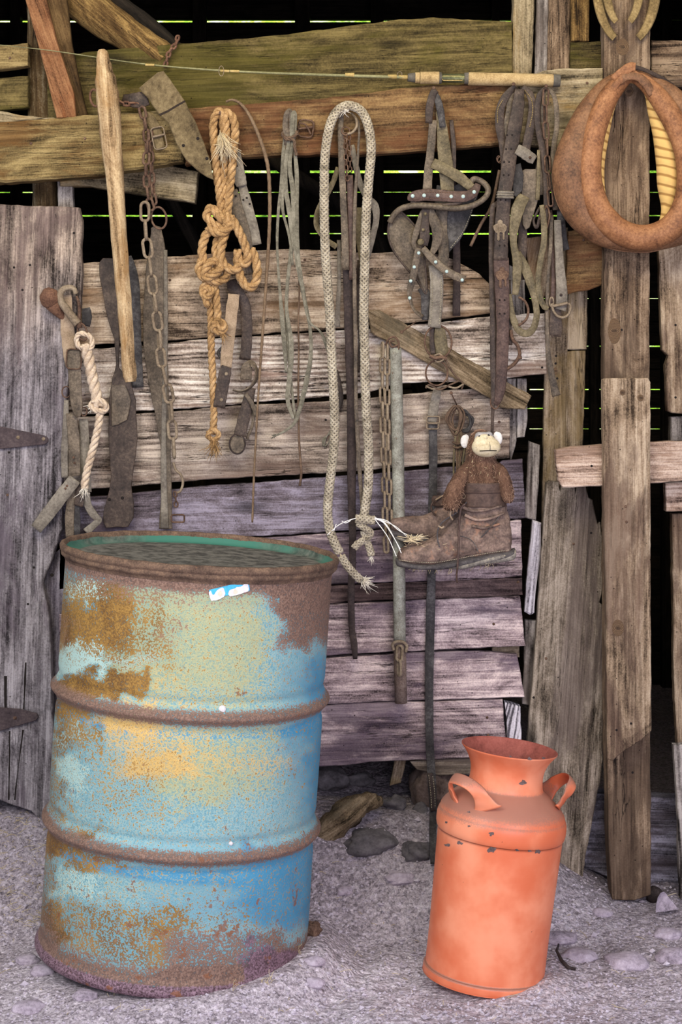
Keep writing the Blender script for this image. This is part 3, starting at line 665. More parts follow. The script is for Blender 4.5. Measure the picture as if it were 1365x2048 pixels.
# ------------------------------------------------------------ right-hand uprights
board('upright_board', [(1028, -30), (1071, -30), (1068, 60), (1064, 152), (1026, 152)], 8, .05, M['board_pale'], 'pale square upright above the cork handle', 'upright', ang=90)
board('upright_board', [(1075, -30), (1099, -30), (1096, 150), (1070, 152)], 0, .03, M['side_grey'], 'narrow grey upright right of the pale square one', 'upright', ang=90)
board('upright_board', [(1100, -30), (1142, -30), (1141, 145), (1095, 150)], 4, .03, M['post'], 'grainy brown upright left of the short stub', 'upright', ang=91)
board('upright_board', [(1143, -30), (1180, -30), (1179, 82), (1144, 82)], 22, .03, M['log'], 'short yellow brown stub left of the collar post top', 'upright', ang=90)
board('cross_rail', [(1142, 84), (1208, 82), (1208, 140), (1142, 146)], 20, .03, M['olive'], 'short olive rail between grainy upright and collar post', 'board', ang=1)
board('cross_rail', [(1304, 80), (1420, 82), (1420, 176), (1304, 172)], 20, .03, M['post'], 'dark rail behind the collar at the upper right edge', 'board', ang=1)
board('collar_post', [(1210, -40), (1302, -40), (1301, 300), (1300, 757), (1301, 1100), (1302, 1500), (1303, 1650), (1303, 1790), (1270, 1801), (1226, 1800), (1219, 1700), (1214, 1500), (1211, 900), (1209, 300)], 70, .06, M['post'], 'tall brown upright post carrying the horse collar', 'post', ang=90, holes=((1244, 660), (1266, 1545)), rough=.0016)
bpy.context.scene.objects
board('cross_plank', [(1112, 900), (1150, 893), (1300, 884), (1430, 880), (1430, 958), (1365, 962), (1300, 967), (1210, 972), (1126, 975), (1118, 962), (1114, 930)], 100, .030, M['cross'], 'pinkish ridged plank crossing behind the short front post', 'plank', ang=1.5, holes=((1184, 932),))
board('front_post', [(1207, 760), (1212, 757), (1297, 756), (1302, 764), (1302, 1100), (1304, 1462), (1285, 1480), (1250, 1502), (1226, 1522), (1216, 1518), (1213, 1200), (1209, 1000)], 130, .028, M['front_post'], 'short weathered post with slanted lower end nailed over the crossing plank', 'post', ang=90, holes=((1263, 1447), (1234, 1460)), nails=((1252, 1013), (1254, 1044)), rough=.0012)
board('wide_plank', [(1094, 966), (1100, 962), (1119, 964), (1121, 985), (1124, 968), (1150, 972), (1152, 990), (1156, 965), (1172, 970), (1178, 995), (1186, 1000), (1192, 1030), (1196, 1048), (1202, 1045), (1206, 1075), (1206, 1180), (1200, 1205), (1206, 1210), (1207, 1380), (1207, 1520), (1200, 1570), (1186, 1640), (1172, 1710), (1165, 1772), (1120, 1774), (1112, 1770), (1098, 1640), (1060, 1560), (1056, 1480), (1068, 1340), (1078, 1200), (1086, 1080)], 8, .026, M['wide'], 'wide weathered plank with broken top behind the milk can', 'plank', ang=86, rough=.002, nails=((1148, 1088), (1093, 1317)), holes=((1183, 1066), (1068, 1395)))
board('upright_board', [(1096, 455), (1137, 455), (1136, 700), (1134, 880), (1135, 985), (1090, 1010), (1084, 1160), (1086, 985), (1090, 760)], -26, .025, M['side'], 'brown grained upright under the harness chain', 'upright', ang=90, holes=((1113, 712), (1112, 727), (1115, 757)))
board('upright_board', [(1138, 575), (1176, 570), (1174, 699), (1135, 699)], -26, .025, M['side'], 'short brown upright above the mossy one', 'upright', ang=90)
board('upright_board', [(1135, 703), (1172, 701), (1170, 800), (1166, 895), (1166, 985), (1130, 985)], -26, .025, M['side'], 'mossy brown upright left of the dark slats', 'upright', ang=90)
board('rail_end', [(1138, 462), (1165, 459), (1209, 478), (1209, 568), (1180, 580), (1146, 586), (1132, 590)], 28, .026, M['beam'], 'stub of rough brown rail left of the collar post', 'board', ang=3, nails=((1168, 480),))
board('upright_board', [(1051, 476), (1098, 470), (1098, 590), (1084, 596), (1066, 590)], -10, .02, M['plank_tan'], 'tan board piece behind the hanging harness loops', 'board', ang=80)
board('upright_board', [(1020, 530), (1050, 545), (1052, 640), (1018, 640)], -14, .02, M['side_grey'], 'grey stub behind the harness strap bundle', 'board', ang=90)
board('upright_board', [(1318, 484), (1420, 470), (1420, 832), (1345, 826), (1336, 822), (1332, 730), (1338, 712), (1326, 700), (1322, 600)], 26, .028, M['front_post'], 'pale brown upright at the right edge below the collar', 'upright', ang=92, holes=((1352, 650), (1352, 795)))
board('upright_board', [(1342, 834), (1420, 834), (1420, 880), (1342, 884)], 10, .03, M['side_grey'], 'grey stub between right edge upright and crossing plank', 'board', ang=92)
board('short_board', [(1332, 966), (1420, 964), (1420, 1022), (1333, 1023)], 40, .03, M['cross'], 'short ridged board under the crossing plank at the right edge', 'board', ang=1)
board('upright_board', [(1345, 1028), (1420, 1028), (1420, 1500), (1357, 1500), (1350, 1400), (1348, 1200)], 20, .03, M['front_post'], 'narrow pale upright low at the right edge', 'upright', ang=92)
board('upright_board', [(1348, 1490), (1420, 1488), (1420, 1830), (1362, 1800), (1356, 1600)], 44, .024, M['side_grey'], 'lowest grey upright at the right edge reaching the ground', 'upright', ang=92)
board('sill_plank', [(1158, 1585), (1250, 1590), (1420, 1602), (1420, 1812), (1300, 1790), (1158, 1730)], -60, .05, M['sill'], 'pale grey sill timber lying low behind the collar post', 'beam', ang=-2)
board('slanted_board', [(735, 622), (760, 620), (840, 664), (940, 720), (1064, 792), (1052, 819), (1030, 818), (1000, 815), (985, 798), (900, 752), (830, 712), (742, 664)], 26, .022, M['chunk'], 'rough slanted board nailed across the planks behind the bridle rings', 'board', ang=-30, rough=.003)
board('upright_board', [(1015, 757), (1033, 757), (1034, 880), (1022, 925), (1017, 880)], -26, .02, M['side_grey'], 'narrow grey upright left of its rounded twin', 'upright', ang=90)
board('upright_board', [(1035, 757), (1054, 757), (1056, 840), (1050, 874), (1034, 876)], -26, .024, M['side_grey'], 'rounded narrow grey upright behind the slanted board end', 'upright', ang=90)
board('upright_board', [(1059, 882), (1081, 890), (1079, 960), (1073, 1040), (1050, 1035), (1054, 960)], -20, .02, M['side_grey'], 'grey board standing right of the stuffed monkey', 'upright', ang=88)
board('white_stake', [(1066, 1040), (1084, 1046), (1082, 1120), (1072, 1190), (1070, 1226), (1062, 1231), (1050, 1224), (1056, 1140)], -8, .02, M['white_wood'], 'whitish rounded stake in the gap right of the boots', 'stake', ang=84, bev=.005)
board('upright_board', [(1051, 1240), (1077, 1242), (1072, 1330), (1066, 1412), (1045, 1408), (1049, 1320)], -30, .02, M['side_grey'], 'shaded grey upright under the whitish stake', 'upright', ang=88)
board('wood_block', [(1010, 1405), (1042, 1414), (1044, 1500), (1028, 1492), (1014, 1478)], -12, .03, M['white_wood'], 'split whitish block above the milk can mouth', 'block', ang=80, rough=.003)
board('upright_board', [(985, 1290), (1040, 1290), (1040, 1315), (985, 1315)], -40, .015, M['side'], 'small board scrap filling the gap between lower planks', 'board', ang=0)

def knot(parent, x, y, d, rx, ry, mat='knot'):
    v, f = slab([(x+rx*math.cos(a*math.pi/9), y+ry*math.sin(a*math.pi/9)) for a in range(18)], W0-d/1000-.0007, .0006, .0016, None, .0004); child(mk('knot', v, f, M[mat], None, 90), parent)
O_ = bpy.data.objects
def find(lbl): return next(o for o in O_ if o.get('label', '').startswith(lbl))
p_ = find('tall brown upright'); knot(p_, 1230, 662, 70, 13, 26); knot(p_, 1246, 94, 70, 13, 17); knot(p_, 1259, 182, 70, 9, 11)
p_ = find('short weathered post'); knot(p_, 1246, 785, 130, 5.5, 6); knot(p_, 1282, 796, 130, 6.5, 7); knot(p_, 1237, 1256, 130, 12, 17)
p_ = find('brown grained'); knot(p_, 1112, 742, -26, 4, 8)
# ------------------------------------------------------------ oil drum
RD = Matrix.Rotation(math.radians(3.9), 3, 'Y'); OD = Vector((DX, DY, .036)); RDi = RD.inverted()
dt = thing('oil_drum', 'rusty blue steel oil drum with flaking paint on the dirt floor', 'drum', OD)
H1, H2, DH = .273, .548, .845
def drum_r(z):
    r = .2815
    for h in (H1, H2): r += .0135*math.exp(-((z-h)/.0125)**2)-.003*math.exp(-((z-h+.03)/.009)**2)-.003*math.exp(-((z-h-.03)/.009)**2)
    if z < .02: r = .2865+.005*math.sin(z/.02*math.pi)
    elif z < .034: r = .2815+.005*(1-(z-.02)/.014)
    return r
nz, nt = 300, 384; v = []; f = []
for j in range(nz+1):
    z = .815*j/nz; r = drum_r(z)
    for i in range(nt):
        a = 2*math.pi*i/nt; rr = r+.0012*noise.noise(Vector((math.cos(a)*2, math.sin(a)*2, z*6)))
        v.append((rr*math.cos(a), rr*math.sin(a), z))
for j in range(nz):
    for i in range(nt): f.append((j*nt+i, j*nt+(i+1) % nt, (j+1)*nt+(i+1) % nt, (j+1)*nt+i))
me = bpy.data.meshes.new('body'); me.from_pydata(v, [], f); me.materials.append(M['drum_paint']); me.polygons.foreach_set('use_smooth', [True]*len(f))
def lp(o, p):                                    # parent a mesh given in the thing's own upright frame
    C.objects.link(o); o.parent = p; return o
body = bpy.data.objects.new('body', me); lp(body, dt)
dt.rotation_euler = (0, math.radians(3.9), 0)
def bx(x, y, x0, x1, y0, y1, s=26): return sst(x, x0-s, x0+s)*(1-sst(x, x1-s, x1+s))*sst(y, y0-s, y0+s)*(1-sst(y, y1-s, y1+s))
at = {k: [] for k in ('blue', 'haze', 'ochre', 'brown', 'cyan', 'violet', 'pit', 'yellow')}
for p in v:
    w = RD @ Vector((p[0], -abs(p[1]), p[2]))+OD
    x = CX+w.x*F/w.y; y = HY+(H-w.z)*F/w.y; z = p[2]
    if p[1] > .02: x = 760-x
    n = Vector((x/70, y/70, 0)); n2 = n.copy(); x += 20*noise.noise(n*.8)+26*noise.noise(n*2.6)+10*noise.noise(n*7); y += 16*noise.noise(n2*.8+Vector((9, 0, 0)))+24*noise.noise(n2*2.6+Vector((3, 0, 0)))+10*noise.noise(n2*7+Vector((5, 0, 0)))
    B = lambda *a: bx(x, y, *a)
    at['brown'].append(min(1, .95*math.exp(-((z-H1)/.017)**4)+.95*math.exp(-((z-H2)/.018)**4)+.75*sst(z, .78, .81)+.30*sst(z, .74, .78)+.95*B(552, 720, 1100, 1295)+.35*B(60, 160, 1225, 1290)+.3*B(240, 400, 1140, 1175)
        +.12*B(250, 370, 1500, 1550)+.14*B(440, 590, 1500, 1550)+.34*B(320, 370, 1230, 1300)+.8*(1-sst(z, .03, .075))+.62*B(330, 580, 1868, 1960)+.16*(1-sst(z, .1, .16))+.3*B(60, 100, 1400, 1900)+.2*B(540, 700, 1840, 1900)))
    at['ochre'].append(min(1, .95*B(60, 262, 1214, 1290)+.5*B(60, 262, 1120, 1214)+.95*B(60, 290, 1342, 1392, 10)+.36*B(200, 350, 1150, 1330)+.85*B(90, 190, 1385, 1435)+.55*B(120, 186, 1435, 1500)+.85*B(80, 195, 1660, 1705, 16)+.55*B(150, 250, 1700, 1735, 16)
        +.44*B(60, 380, 1815, 1960)+.22*B(300, 560, 1830, 1960)+.42*B(60, 122, 1480, 1950, 14)+.16*B(180, 330, 1500, 1640)+.13))
    at['cyan'].append(min(1, .98*B(140, 215, 1155, 1205, 12)+1.1*B(100, 205, 1275, 1335, 14)+.7*B(200, 320, 1300, 1335)+.5*B(230, 330, 1180, 1240)+.8*B(122, 180, 1445, 1490, 12)+.75*B(105, 170, 1505, 1590)+.2*B(170, 620, 1560, 1640)+.6*B(105, 195, 1725, 1800, 16)+.2*B(195, 400, 1740, 1860)))
    at['haze'].append(min(1, 1.0*B(190, 530, 1140, 1400, 50)+.6*B(300, 560, 1420, 1600, 40)+.3*B(200, 480, 1500, 1640, 40)+.4*B(200, 480, 1720, 1800)*.5+.08))
    at['yellow'].append(min(1, .72*B(200, 325, 1415, 1475, 26)+.45*B(180, 430, 1400, 1560, 40)+.4*B(250, 370, 1330, 1380)+.6*B(250, 380, 1500, 1545)+.5*B(430, 600, 1495, 1550)+.3*B(140, 250, 1130, 1160)+.25*B(130, 260, 1690, 1750)))
    at['blue'].append(min(1, .85*B(545, 720, 1305, 1640, 40)*(.45+.55*sst(x, 580, 640))+.95*math.exp(-((z-.512)/.010)**2)+.9*math.exp(-((z-.237)/.012)**2)+.30*B(280, 720, 1690, 1850, 40)+.45*B(470, 720, 1690, 1850)+.35*B(480, 550, 1150, 1260)+.5*B(355, 385, 1555, 1650, 14)+.15*B(100, 700, 1640, 1900)+.05))
    at['violet'].append(min(1, .95*(1-sst(z, .018, .03))+.8*B(480, 720, 1890, 2000, 18)))
    at['pit'].append(.5*sst(y, 1620, 1800)+.1)
for k, d in at.items(): me.attributes.new(k, 'FLOAT', 'POINT').data.foreach_set('value', d)
def lathe_child(name, prof, mat, parent, n=128):
    v, f = lathe(prof, n); me = bpy.data.meshes.new(name); me.from_pydata([tuple(p) for p in v], [], f); me.materials.append(mat); me.polygons.foreach_set('use_smooth', [True]*len(f))
    return lp(bpy.data.objects.new(name, me), parent)
rim = lathe_child('rim', [(.2825, .812), (.285, .818), (.2885, .820), (.2915, .823), (.2922, .8265), (.2905, .8295), (.2905, .8305), (.2918, .832), (.2945, .835), (.2947, .840), (.2915, .8455), (.288, .8475), (.2845, .844), (.283, .836), (.282, .826)], M['drum_rim'], dt, 256)
for vv in rim.data.vertices: vv.co *= 1+.0018*noise.noise(Vector(vv.co)*40)
lid = lathe_child('lid', [(.2835, .838), (.2815, .831), (.278, .826), (.268, .8235), (.255, .825), (.2, .8255), (.1, .826), (.0005, .8265)], M['drum_lid'], dt)
e = []
for vv in lid.data.vertices: e.append(1.0 if vv.co.xy.length > .265 and vv.co.y > -.02 else (.5 if vv.co.xy.length > .265 else 0))
lid.data.attributes.new('edge', 'FLOAT', 'POINT').data.foreach_set('value', e)
def on_drum(px, py, off=.0012):
    Y = 3.28
    while Y < 3.7:
        p = P(px, py, Y); q = RDi @ (p-OD)
        if q.xy.length <= drum_r(q.z)+off: return q
        Y += .0003
    return q
def drum_patch(name, rows, mat, off, nx=14):
    """rows: list of ((x0,y0),(x1,y1)) left and right edge pixels from top to bottom"""
    v = []; f = []
    for (a, b) in rows:
        for i in range(nx+1): t = i/nx; v.append(on_drum(a[0]+(b[0]-a[0])*t, a[1]+(b[1]-a[1])*t, off))
    for j in range(len(rows)-1):
        for i in range(nx): k = j*(nx+1)+i; f.append((k, k+nx+1, k+nx+2, k+1))
    me = bpy.data.meshes.new(name); me.from_pydata([tuple(p) for p in v], [], f); me.materials.append(M[mat]); return lp(bpy.data.objects.new(name, me), dt)
stk = drum_patch('sticker', [((418, 1180), (497, 1161)), ((420, 1190), (499, 1171)), ((422, 1198), (500, 1181))], 'sticker_blue', .0012)
tag(stk, 'bright blue torn sticker')
def torn(xs, top, bot, mat='sticker_paper', off=.0018):
    v = []; f = []
    for x, t, b in zip(xs, top, bot): v += [on_drum(x, t, off), on_drum(x, (t+b)/2, off), on_drum(x, b, off)]
    for i in range(len(xs)-1):
        for k in (0, 1): a = i*3+k; f.append((a, a+1, a+4, a+3))
    me = bpy.data.meshes.new('torn_paper'); me.from_pydata([tuple(p) for p in v], [], f); me.materials.append(M[mat]); o = lp(bpy.data.objects.new('torn_paper', me), stk); return o
torn([418, 420, 422, 424, 426, 429, 432, 435, 438, 442, 445, 448, 451], [1184, 1183, 1181, 1187, 1190, 1189, 1184, 1180, 1178, 1176, 1175, 1177, 1186], [1188, 1194, 1200, 1202, 1201, 1201, 1201, 1200, 1199, 1197, 1195, 1194, 1188])
torn([457, 459, 462, 466, 470, 474, 478, 482, 486, 489, 491, 493, 496, 498], [1186, 1181, 1179, 1178, 1177, 1174, 1174, 1173, 1171, 1167, 1164, 1167, 1168, 1176], [1188, 1192, 1193, 1192, 1191, 1190, 1189, 1188, 1186, 1185, 1185, 1184, 1183, 1180])
torn([436, 438, 441, 443, 445], [1186, 1183, 1181, 1182, 1186], [1190, 1192, 1194, 1192, 1188], 'sticker_stain', .0021)
torn([467, 470, 473, 476], [1182, 1178, 1179, 1183], [1186, 1189, 1188, 1185], 'sticker_stain', .0021)
for px, py, r, m in ((445, 1418, .0075, 'white_chip'), (462, 1687, .0045, 'white_chip')):
    q = on_drum(px, py, .001); v, f = dome(q, r, .003); me = bpy.data.meshes.new('white_spot'); me.from_pydata([tuple(p) for p in v], [], f); me.materials.append(M[m]); lp(bpy.data.objects.new('white_spot', me), dt)
# ------------------------------------------------------------ milk can
OK_ = Vector((KX, KY, .010)); ct = thing('milk_can', 'dusty orange painted metal milk can leaning beside the oil drum', 'milk can', OK_)
ct.rotation_euler = (math.radians(-1), math.radians(6.6), 0); RK = ct.rotation_euler.to_matrix()
pr = [(.001, .004), (.118, .004), (.1225, 0), (.1262, .003), (.1268, .012), (.1262, .0175), (.1235, .0195), (.123, .024), (.1235, .1), (.1262, .2), (.1288, .293), (.1295, .298), (.1318, .302), (.1335, .309), (.1340, .318), (.1335, .328), (.1318, .335), (.1300, .3385), (.1292, .3405), (.1262, .349), (.117, .360), (.105, .371), (.094, .380), (.085, .387), (.0795, .391), (.0772, .396), (.0758, .404), (.0750, .414), (.0752, .424), (.0770, .434), (.0812, .445), (.0868, .455), (.0930, .463), (.0975, .4685), (.0990, .4705), (.0995, .473)]
inn = [(.0995, .473), (.0978, .4735), (.0955, .471), (.0905, .4635), (.0845, .454), (.0790, .444), (.0745, .433), (.0725, .42), (.0735, .40), (.0735, .38), (.0735, .30), (.001, .30)]
sm = [(a[0], a[1]) for a in smooth([p for p in pr], 2)]
shell = lathe_child('body', sm, M['can_paint'], ct, 160); lathe_child('inner_wall', inn, M['can_inside'], ct, 96)
def flat_tube(pts, rw, rt, n=12, up=None):
    pts = [Vector(p) for p in pts]; fr = frames(pts); v = []; f = []
    for i, p in enumerate(pts):
        t = fr[i][0]; w = t.cross(up).normalized(); u = w.cross(t)
        for k in range(n):
            a = 2*math.pi*k/n; v.append(p+w*math.cos(a)*rw[i]+u*math.sin(a)*rt[i])
    for i in range(len(pts)-1):
        for k in range(n): f.append((i*n+k, i*n+(k+1) % n, (i+1)*n+(k+1) % n, (i+1)*n+k))
    f.append(tuple(range(n))[::-1]); f.append(tuple((len(pts)-1)*n+k for k in range(n)))
    return v, f
for az in (222, 12):
    a0 = math.radians(az); e1 = Vector((math.cos(a0), math.sin(a0), 0)); e2 = Vector((-math.sin(a0), math.cos(a0), 0)); Z = Vector((0, 0, 1))
    q = [(-1, .100, .366), (-.93, .112, .383), (-.8, .124, .400), (-.5, .136, .413), (0, .141, .417), (.5, .136, .413), (.8, .124, .400), (.93, .112, .383), (1, .100, .366)]
    s = smooth(q, 5); pts = [e1*p[1]+e2*p[0]*.047+Z*p[2] for p in s]
    k = [abs(2*i/(len(s)-1)-1) for i in range(len(s))]
    rw = [.013+.020*x**4 for x in k]; rt = [.0026+.003*x**3 for x in k]
    v, f = flat_tube(pts, rw, rt, 12, e1*.75+Z*.65)
    me = bpy.data.meshes.new('handle'); me.from_pydata([tuple(p) for p in v], [], f); me.materials.append(M['can_paint']); me.polygons.foreach_set('use_smooth', [True]*len(f)); lp(bpy.data.objects.new('handle', me), ct)
RKi = RK.inverted()
def can_r(z):
    for a, b in zip(pr[2:], pr[3:]):
        if a[1] <= z <= b[1]: return a[0]+(b[0]-a[0])*(z-a[1])/max(1e-6, b[1]-a[1])
    return .1
def on_can(px, py, off):
    Y = 3.3
    while Y < 3.6:
        q = RKi @ (P(px, py, Y)-OK_)
        if q.xy.length <= can_r(q.z)+off: return q
        Y += .0004
    return q
for px, py, s_ in ((984, 1668, 5), (984, 1700, 8), (921, 1686, 5), (1034, 1700, 4), (1060, 1702, 3), (1076, 1703, 6), (895, 1690, 5), (893, 1644, 3), (938, 1652, 2.5), (1047, 1566, 7), (1060, 1518, 5), (1022, 1513, 2.5), (1088, 1516, 3), (938, 1624, 3)):
    n = 11; pts = []
    for k in range(n):
        a = 2*math.pi*k/n; r = s_*R.uniform(.45, 1.25); pts.append(on_can(px+r*math.cos(a)*1.2, py+r*math.sin(a)*.8, .0007))
    me = bpy.data.meshes.new('paint_chip'); me.from_pydata([tuple(on_can(px, py, .0008))]+[tuple(p) for p in pts], [], [(0, 1+k, 1+(k+1) % n) for k in range(n)]); me.materials.append(M['chip']); lp(bpy.data.objects.new('paint_chip', me), ct)
# ------------------------------------------------------------ horse collar on the post
cl = thing('horse_collar', 'tan leather horse collar with cream ticking lining hung on the post', 'horse collar', D(1265, 130, 80))
def loop3(pts, mat, name, nx=20, sub=7, fl=.85, bump=.0):
    s = smooth(pts, sub, True); q = [D(p[0], p[1], p[2]) for p in s]; m = len(q); cen = sum(q, Vector())/m; v = []; f = []
    for i in range(m):
        t = (q[(i+1) % m]-q[i-1]).normalized(); o = t.cross(Vector((0, 1, 0))).normalized(); y = Vector((0, 1, 0)); r = L(s[i][3])
        for k in range(nx):
            a = 2*math.pi*k/nx; rr = r*(1+.03*noise.noise(Vector((i*.15, math.cos(a), math.sin(a)+len(name)))))
            v.append(q[i]+o*math.cos(a)*rr+y*math.sin(a)*rr*fl)
    for i in range(m):
        j = (i+1) % m
        for k in range(nx): l = (k+1) % nx; f.append((i*nx+k, i*nx+l, j*nx+l, j*nx+k))
    return mk(name, v, f, M[mat], cl, 0, True)
d0 = 128
loop3([(1262, 152, d0, 13), (1238, 168, d0+6, 17), (1212, 205, d0+14, 20), (1192, 260, d0+20, 21), (1183, 315, d0+22, 21), (1183, 365, d0+22, 22), (1197, 415, d0+20, 24), (1226, 452, d0+16, 25), (1262, 472, d0+12, 25), (1302, 474, d0+12, 25), (1342, 456, d0+16, 25), (1368, 418, d0+20, 24), (1378, 365, d0+22, 23), (1372, 305, d0+22, 22), (1352, 250, d0+18, 22), (1322, 200, d0+12, 20), (1288, 164, d0+4, 15)], 'collar', 'rim_roll')
loop3([(1262, 150, d0-20, 12), (1222, 172, d0-18, 20), (1190, 215, d0-12, 28), (1164, 270, d0-8, 34), (1147, 330, d0-6, 39), (1150, 385, d0-6, 39), (1172, 430, d0-8, 36), (1212, 464, d0-10, 30), (1262, 482, d0-12, 21), (1308, 481, d0-12, 21), (1362, 458, d0-10, 30), (1402, 425, d0-8, 36), (1420, 370, d0-6, 38), (1412, 310, d0-6, 36), (1384, 250, d0-8, 32), (1342, 195, d0-14, 24), (1300, 164, d0-18, 15)], 'collar_dk', 'body', 24)
loop3([(1264, 160, d0-22, 6), (1240, 178, d0-20, 8), (1216, 220, d0-18, 13), (1203, 280, d0-16, 14), (1196, 330, d0-16, 14), (1199, 380, d0-16, 12), (1212, 432, d0-18, 10), (1262, 470, d0-20, 8), (1312, 466, d0-20, 8), (1336, 425, d0-18, 13), (1338, 370, d0-14, 22), (1336, 320, d0-14, 23), (1328, 265, d0-14, 22), (1314, 220, d0-16, 18), (1294, 180, d0-20, 8)], 'ticking', 'lining', 20)
mk('edge_seam', *tube([D(p[0], p[1], p[2]) for p in smooth([(1222, 150, 118), (1178, 196, 122), (1142, 250, 126), (1110, 320, 122), (1107, 370, 122), (1122, 420, 124), (1160, 464, 122), (1212, 494, 120), (1262, 504, 118), (1312, 502, 118), (1366, 480, 122), (1412, 446, 124)], 8)], .0014, 6), M['collar_dk'], cl, 0, True)
mk('groove', *tube([D(p[0], p[1], p[2]) for p in smooth([(1224, 176, 146), (1196, 214, 150), (1172, 270, 152), (1162, 330, 152), (1164, 385, 152), (1184, 436, 150), (1222, 474, 146), (1262, 494, 142)], 8)], .0022, 6), M['leather_dk'], cl, 0, True)
strap('inner_flap', [(1220, 190, 150, 10, 0), (1230, 172, 152, 12, 0), (1246, 158, 154, 14, 0), (1262, 152, 155, 15, 0), (1280, 156, 155, 16, 0), (1296, 172, 153, 17, 0), (1304, 190, 150, 14, 0)], M['collar_dk'], cl, .005)
strap('cap_strap', [(1222, 190, 152, 10, 0), (1236, 166, 154, 12, 0), (1252, 150, 155, 14, 0), (1268, 148, 155, 14, 0), (1288, 160, 154, 14, 0), (1302, 178, 152, 13, 0), (1308, 195, 148, 12, 0)], M['collar'], cl, .004)
strap('cap_strap', [(1228, 160, 148, 16, 0), (1246, 144, 154, 18, 0), (1262, 134, 158, 18, 0), (1272, 134, 158, 15, 0)], M['collar'], cl, .004)
strap('cap_strap', [(1268, 134, 150, 9, 0), (1290, 140, 140, 8, 0), (1320, 154, 120, 8, 0), (1347, 171, 105, 7, 0)], M['leather_dk'], cl, .003)
mb = MB(); q = resample([D(p[0], p[1], 132+0*p[2]) for p in smooth([(1190, 190, 0), (1140, 268, 0), (1112, 340, 0), (1122, 400, 0), (1160, 454, 0), (1215, 490, 0), (1270, 500, 0)], 8)], .009)
for a, b in zip(q, q[1:]): mb.add(tube([a, a.lerp(b, .6)], .0007, 4))
# horseshoes on the top of the post
def shoe(px, py, rx, ry, w, d, label, mat='horseshoe'):
    n = 36; v = []; f = []; secs = []
    for i in range(n+1):
        a = math.radians(-62+304*i/n); k = 1-.35*abs(2*i/n-1)**3; ww = w*k
        x, y = math.cos(a), math.sin(a); cx, cy = px+rx*x*(1-.12*max(0, -y)), py-ry*y
        nrm = Vector((x/rx, y/ry)).normalized(); sec = []
        for s_, t_ in ((-1, 0), (-.8, -1), (.8, -1), (1, 0), (.8, 1), (-.8, 1)):
            sec.append(D(cx+nrm.x*ww*.5*s_, cy-nrm.y*ww*.5*s_, d-4*t_))
        secs.append(sec)
    v, f = loft(secs); o = mk('horseshoe', v, f, M[mat], None, 0, False); tag(o, label, 'horseshoe')
    mb = MB()
    for i in list(range(7, 14))+list(range(23, 30)):
        a = math.radians(-62+304*i/n); mb.add(tube([D(px+rx*math.cos(a), py-ry*math.sin(a), d+4.2), D(px+rx*math.cos(a+.05), py-ry*math.sin(a+.05), d+4.2)], .0016, 5))
    child(mb.build('nail_groove', M['wrap_gold'], None), o)
    return o
shoe(1254, -5, 57, 92, 23, 80, 'larger rusty horseshoe open downward at the top of the collar post')
shoe(1247, -15, 33, 66, 20, 93, 'smaller rusty horseshoe nested inside the larger one on the post')
# ------------------------------------------------------------ fishing rod
fr_ = thing('fishing_rod', 'old fishing rod with cork grip lying across the top beam', 'fishing rod', D(1118, 162, 75))
s = smooth([(-40, 86, 72), (100, 101, 72), (280, 127, 72), (440, 141, 73), (620, 149, 74), (820, 155, 75)], 10)
n = len(s); fr_p = mk('rod_blank', *tube(DD(s), [L(.6+3.0*(i/n)**1.2) for i in range(n)], 8), M['rod'], fr_, 0, True)
def cyl(name, x0, y0, x1, y1, d, r0, r1, mat, parent, n=20, extra=()):
    pts = [D(x0, y0, d)]; rr = [L(r0)*.96]
    m = 6
    for i in range(m+1): t = i/m; pts.append(D(x0+(x1-x0)*(.02+.96*t), y0+(y1-y0)*(.02+.96*t), d)); rr.append(L(r0+(r1-r0)*t))
    pts.append(D(x1, y1, d)); rr.append(L(r1)*.94)
    return mk(name, *tube(pts, rr, n), M[mat], parent, 0, True)
for x, y in ((300, 130), (450, 142), (470, 142.5), (700, 150), (785, 153.5), (808, 154.5)):
    cyl('thread_wrap', x-9, y-.3, x+9, y+.4, 74, 2.6 if x < 600 else 4, 2.8 if x < 600 else 4.6, 'wrap_gold', fr_, 12)
mk('line_guide', *tube(ringpts(443, 142, 77, 5, 10), .0008, 6, True), M['rust_lt'], fr_, 0, True)
mk('line_guide', *tube(ringpts(800, 148, 77, 4.5, 4.5), .0008, 6, True), M['rust_lt'], fr_, 0, True)
cyl('winding_check', 816, 155, 831, 155.5, 75, 8, 10, 'rubber', fr_); cyl('ferrule', 831, 155.5, 840, 155.6, 75, 10.5, 11, 'cork', fr_)
cyl('fore_grip', 841, 155.5, 879, 156, 75, 12, 12.5, 'cork', fr_)
cyl('reel_seat', 879, 156, 936, 157, 75, 9, 9.5, 'reel_seat', fr_); cyl('locking_ring', 878, 156, 884, 156, 75, 12, 11, 'rubber', fr_); cyl('locking_ring', 929, 157, 938, 157, 75, 11, 12.4, 'rubber', fr_)
mk('reel_slot', *rrect(906, 156.5, 84, 40, 9, .0012), M['wrap_gold'], fr_, 0, True)
cyl('rear_grip', 937, 157.5, 1108, 161, 75, 13, 12.6, 'cork', fr_, 24); cyl('butt_cap', 1107, 161, 1121, 161.5, 75, 12.8, 12, 'rubber', fr_)
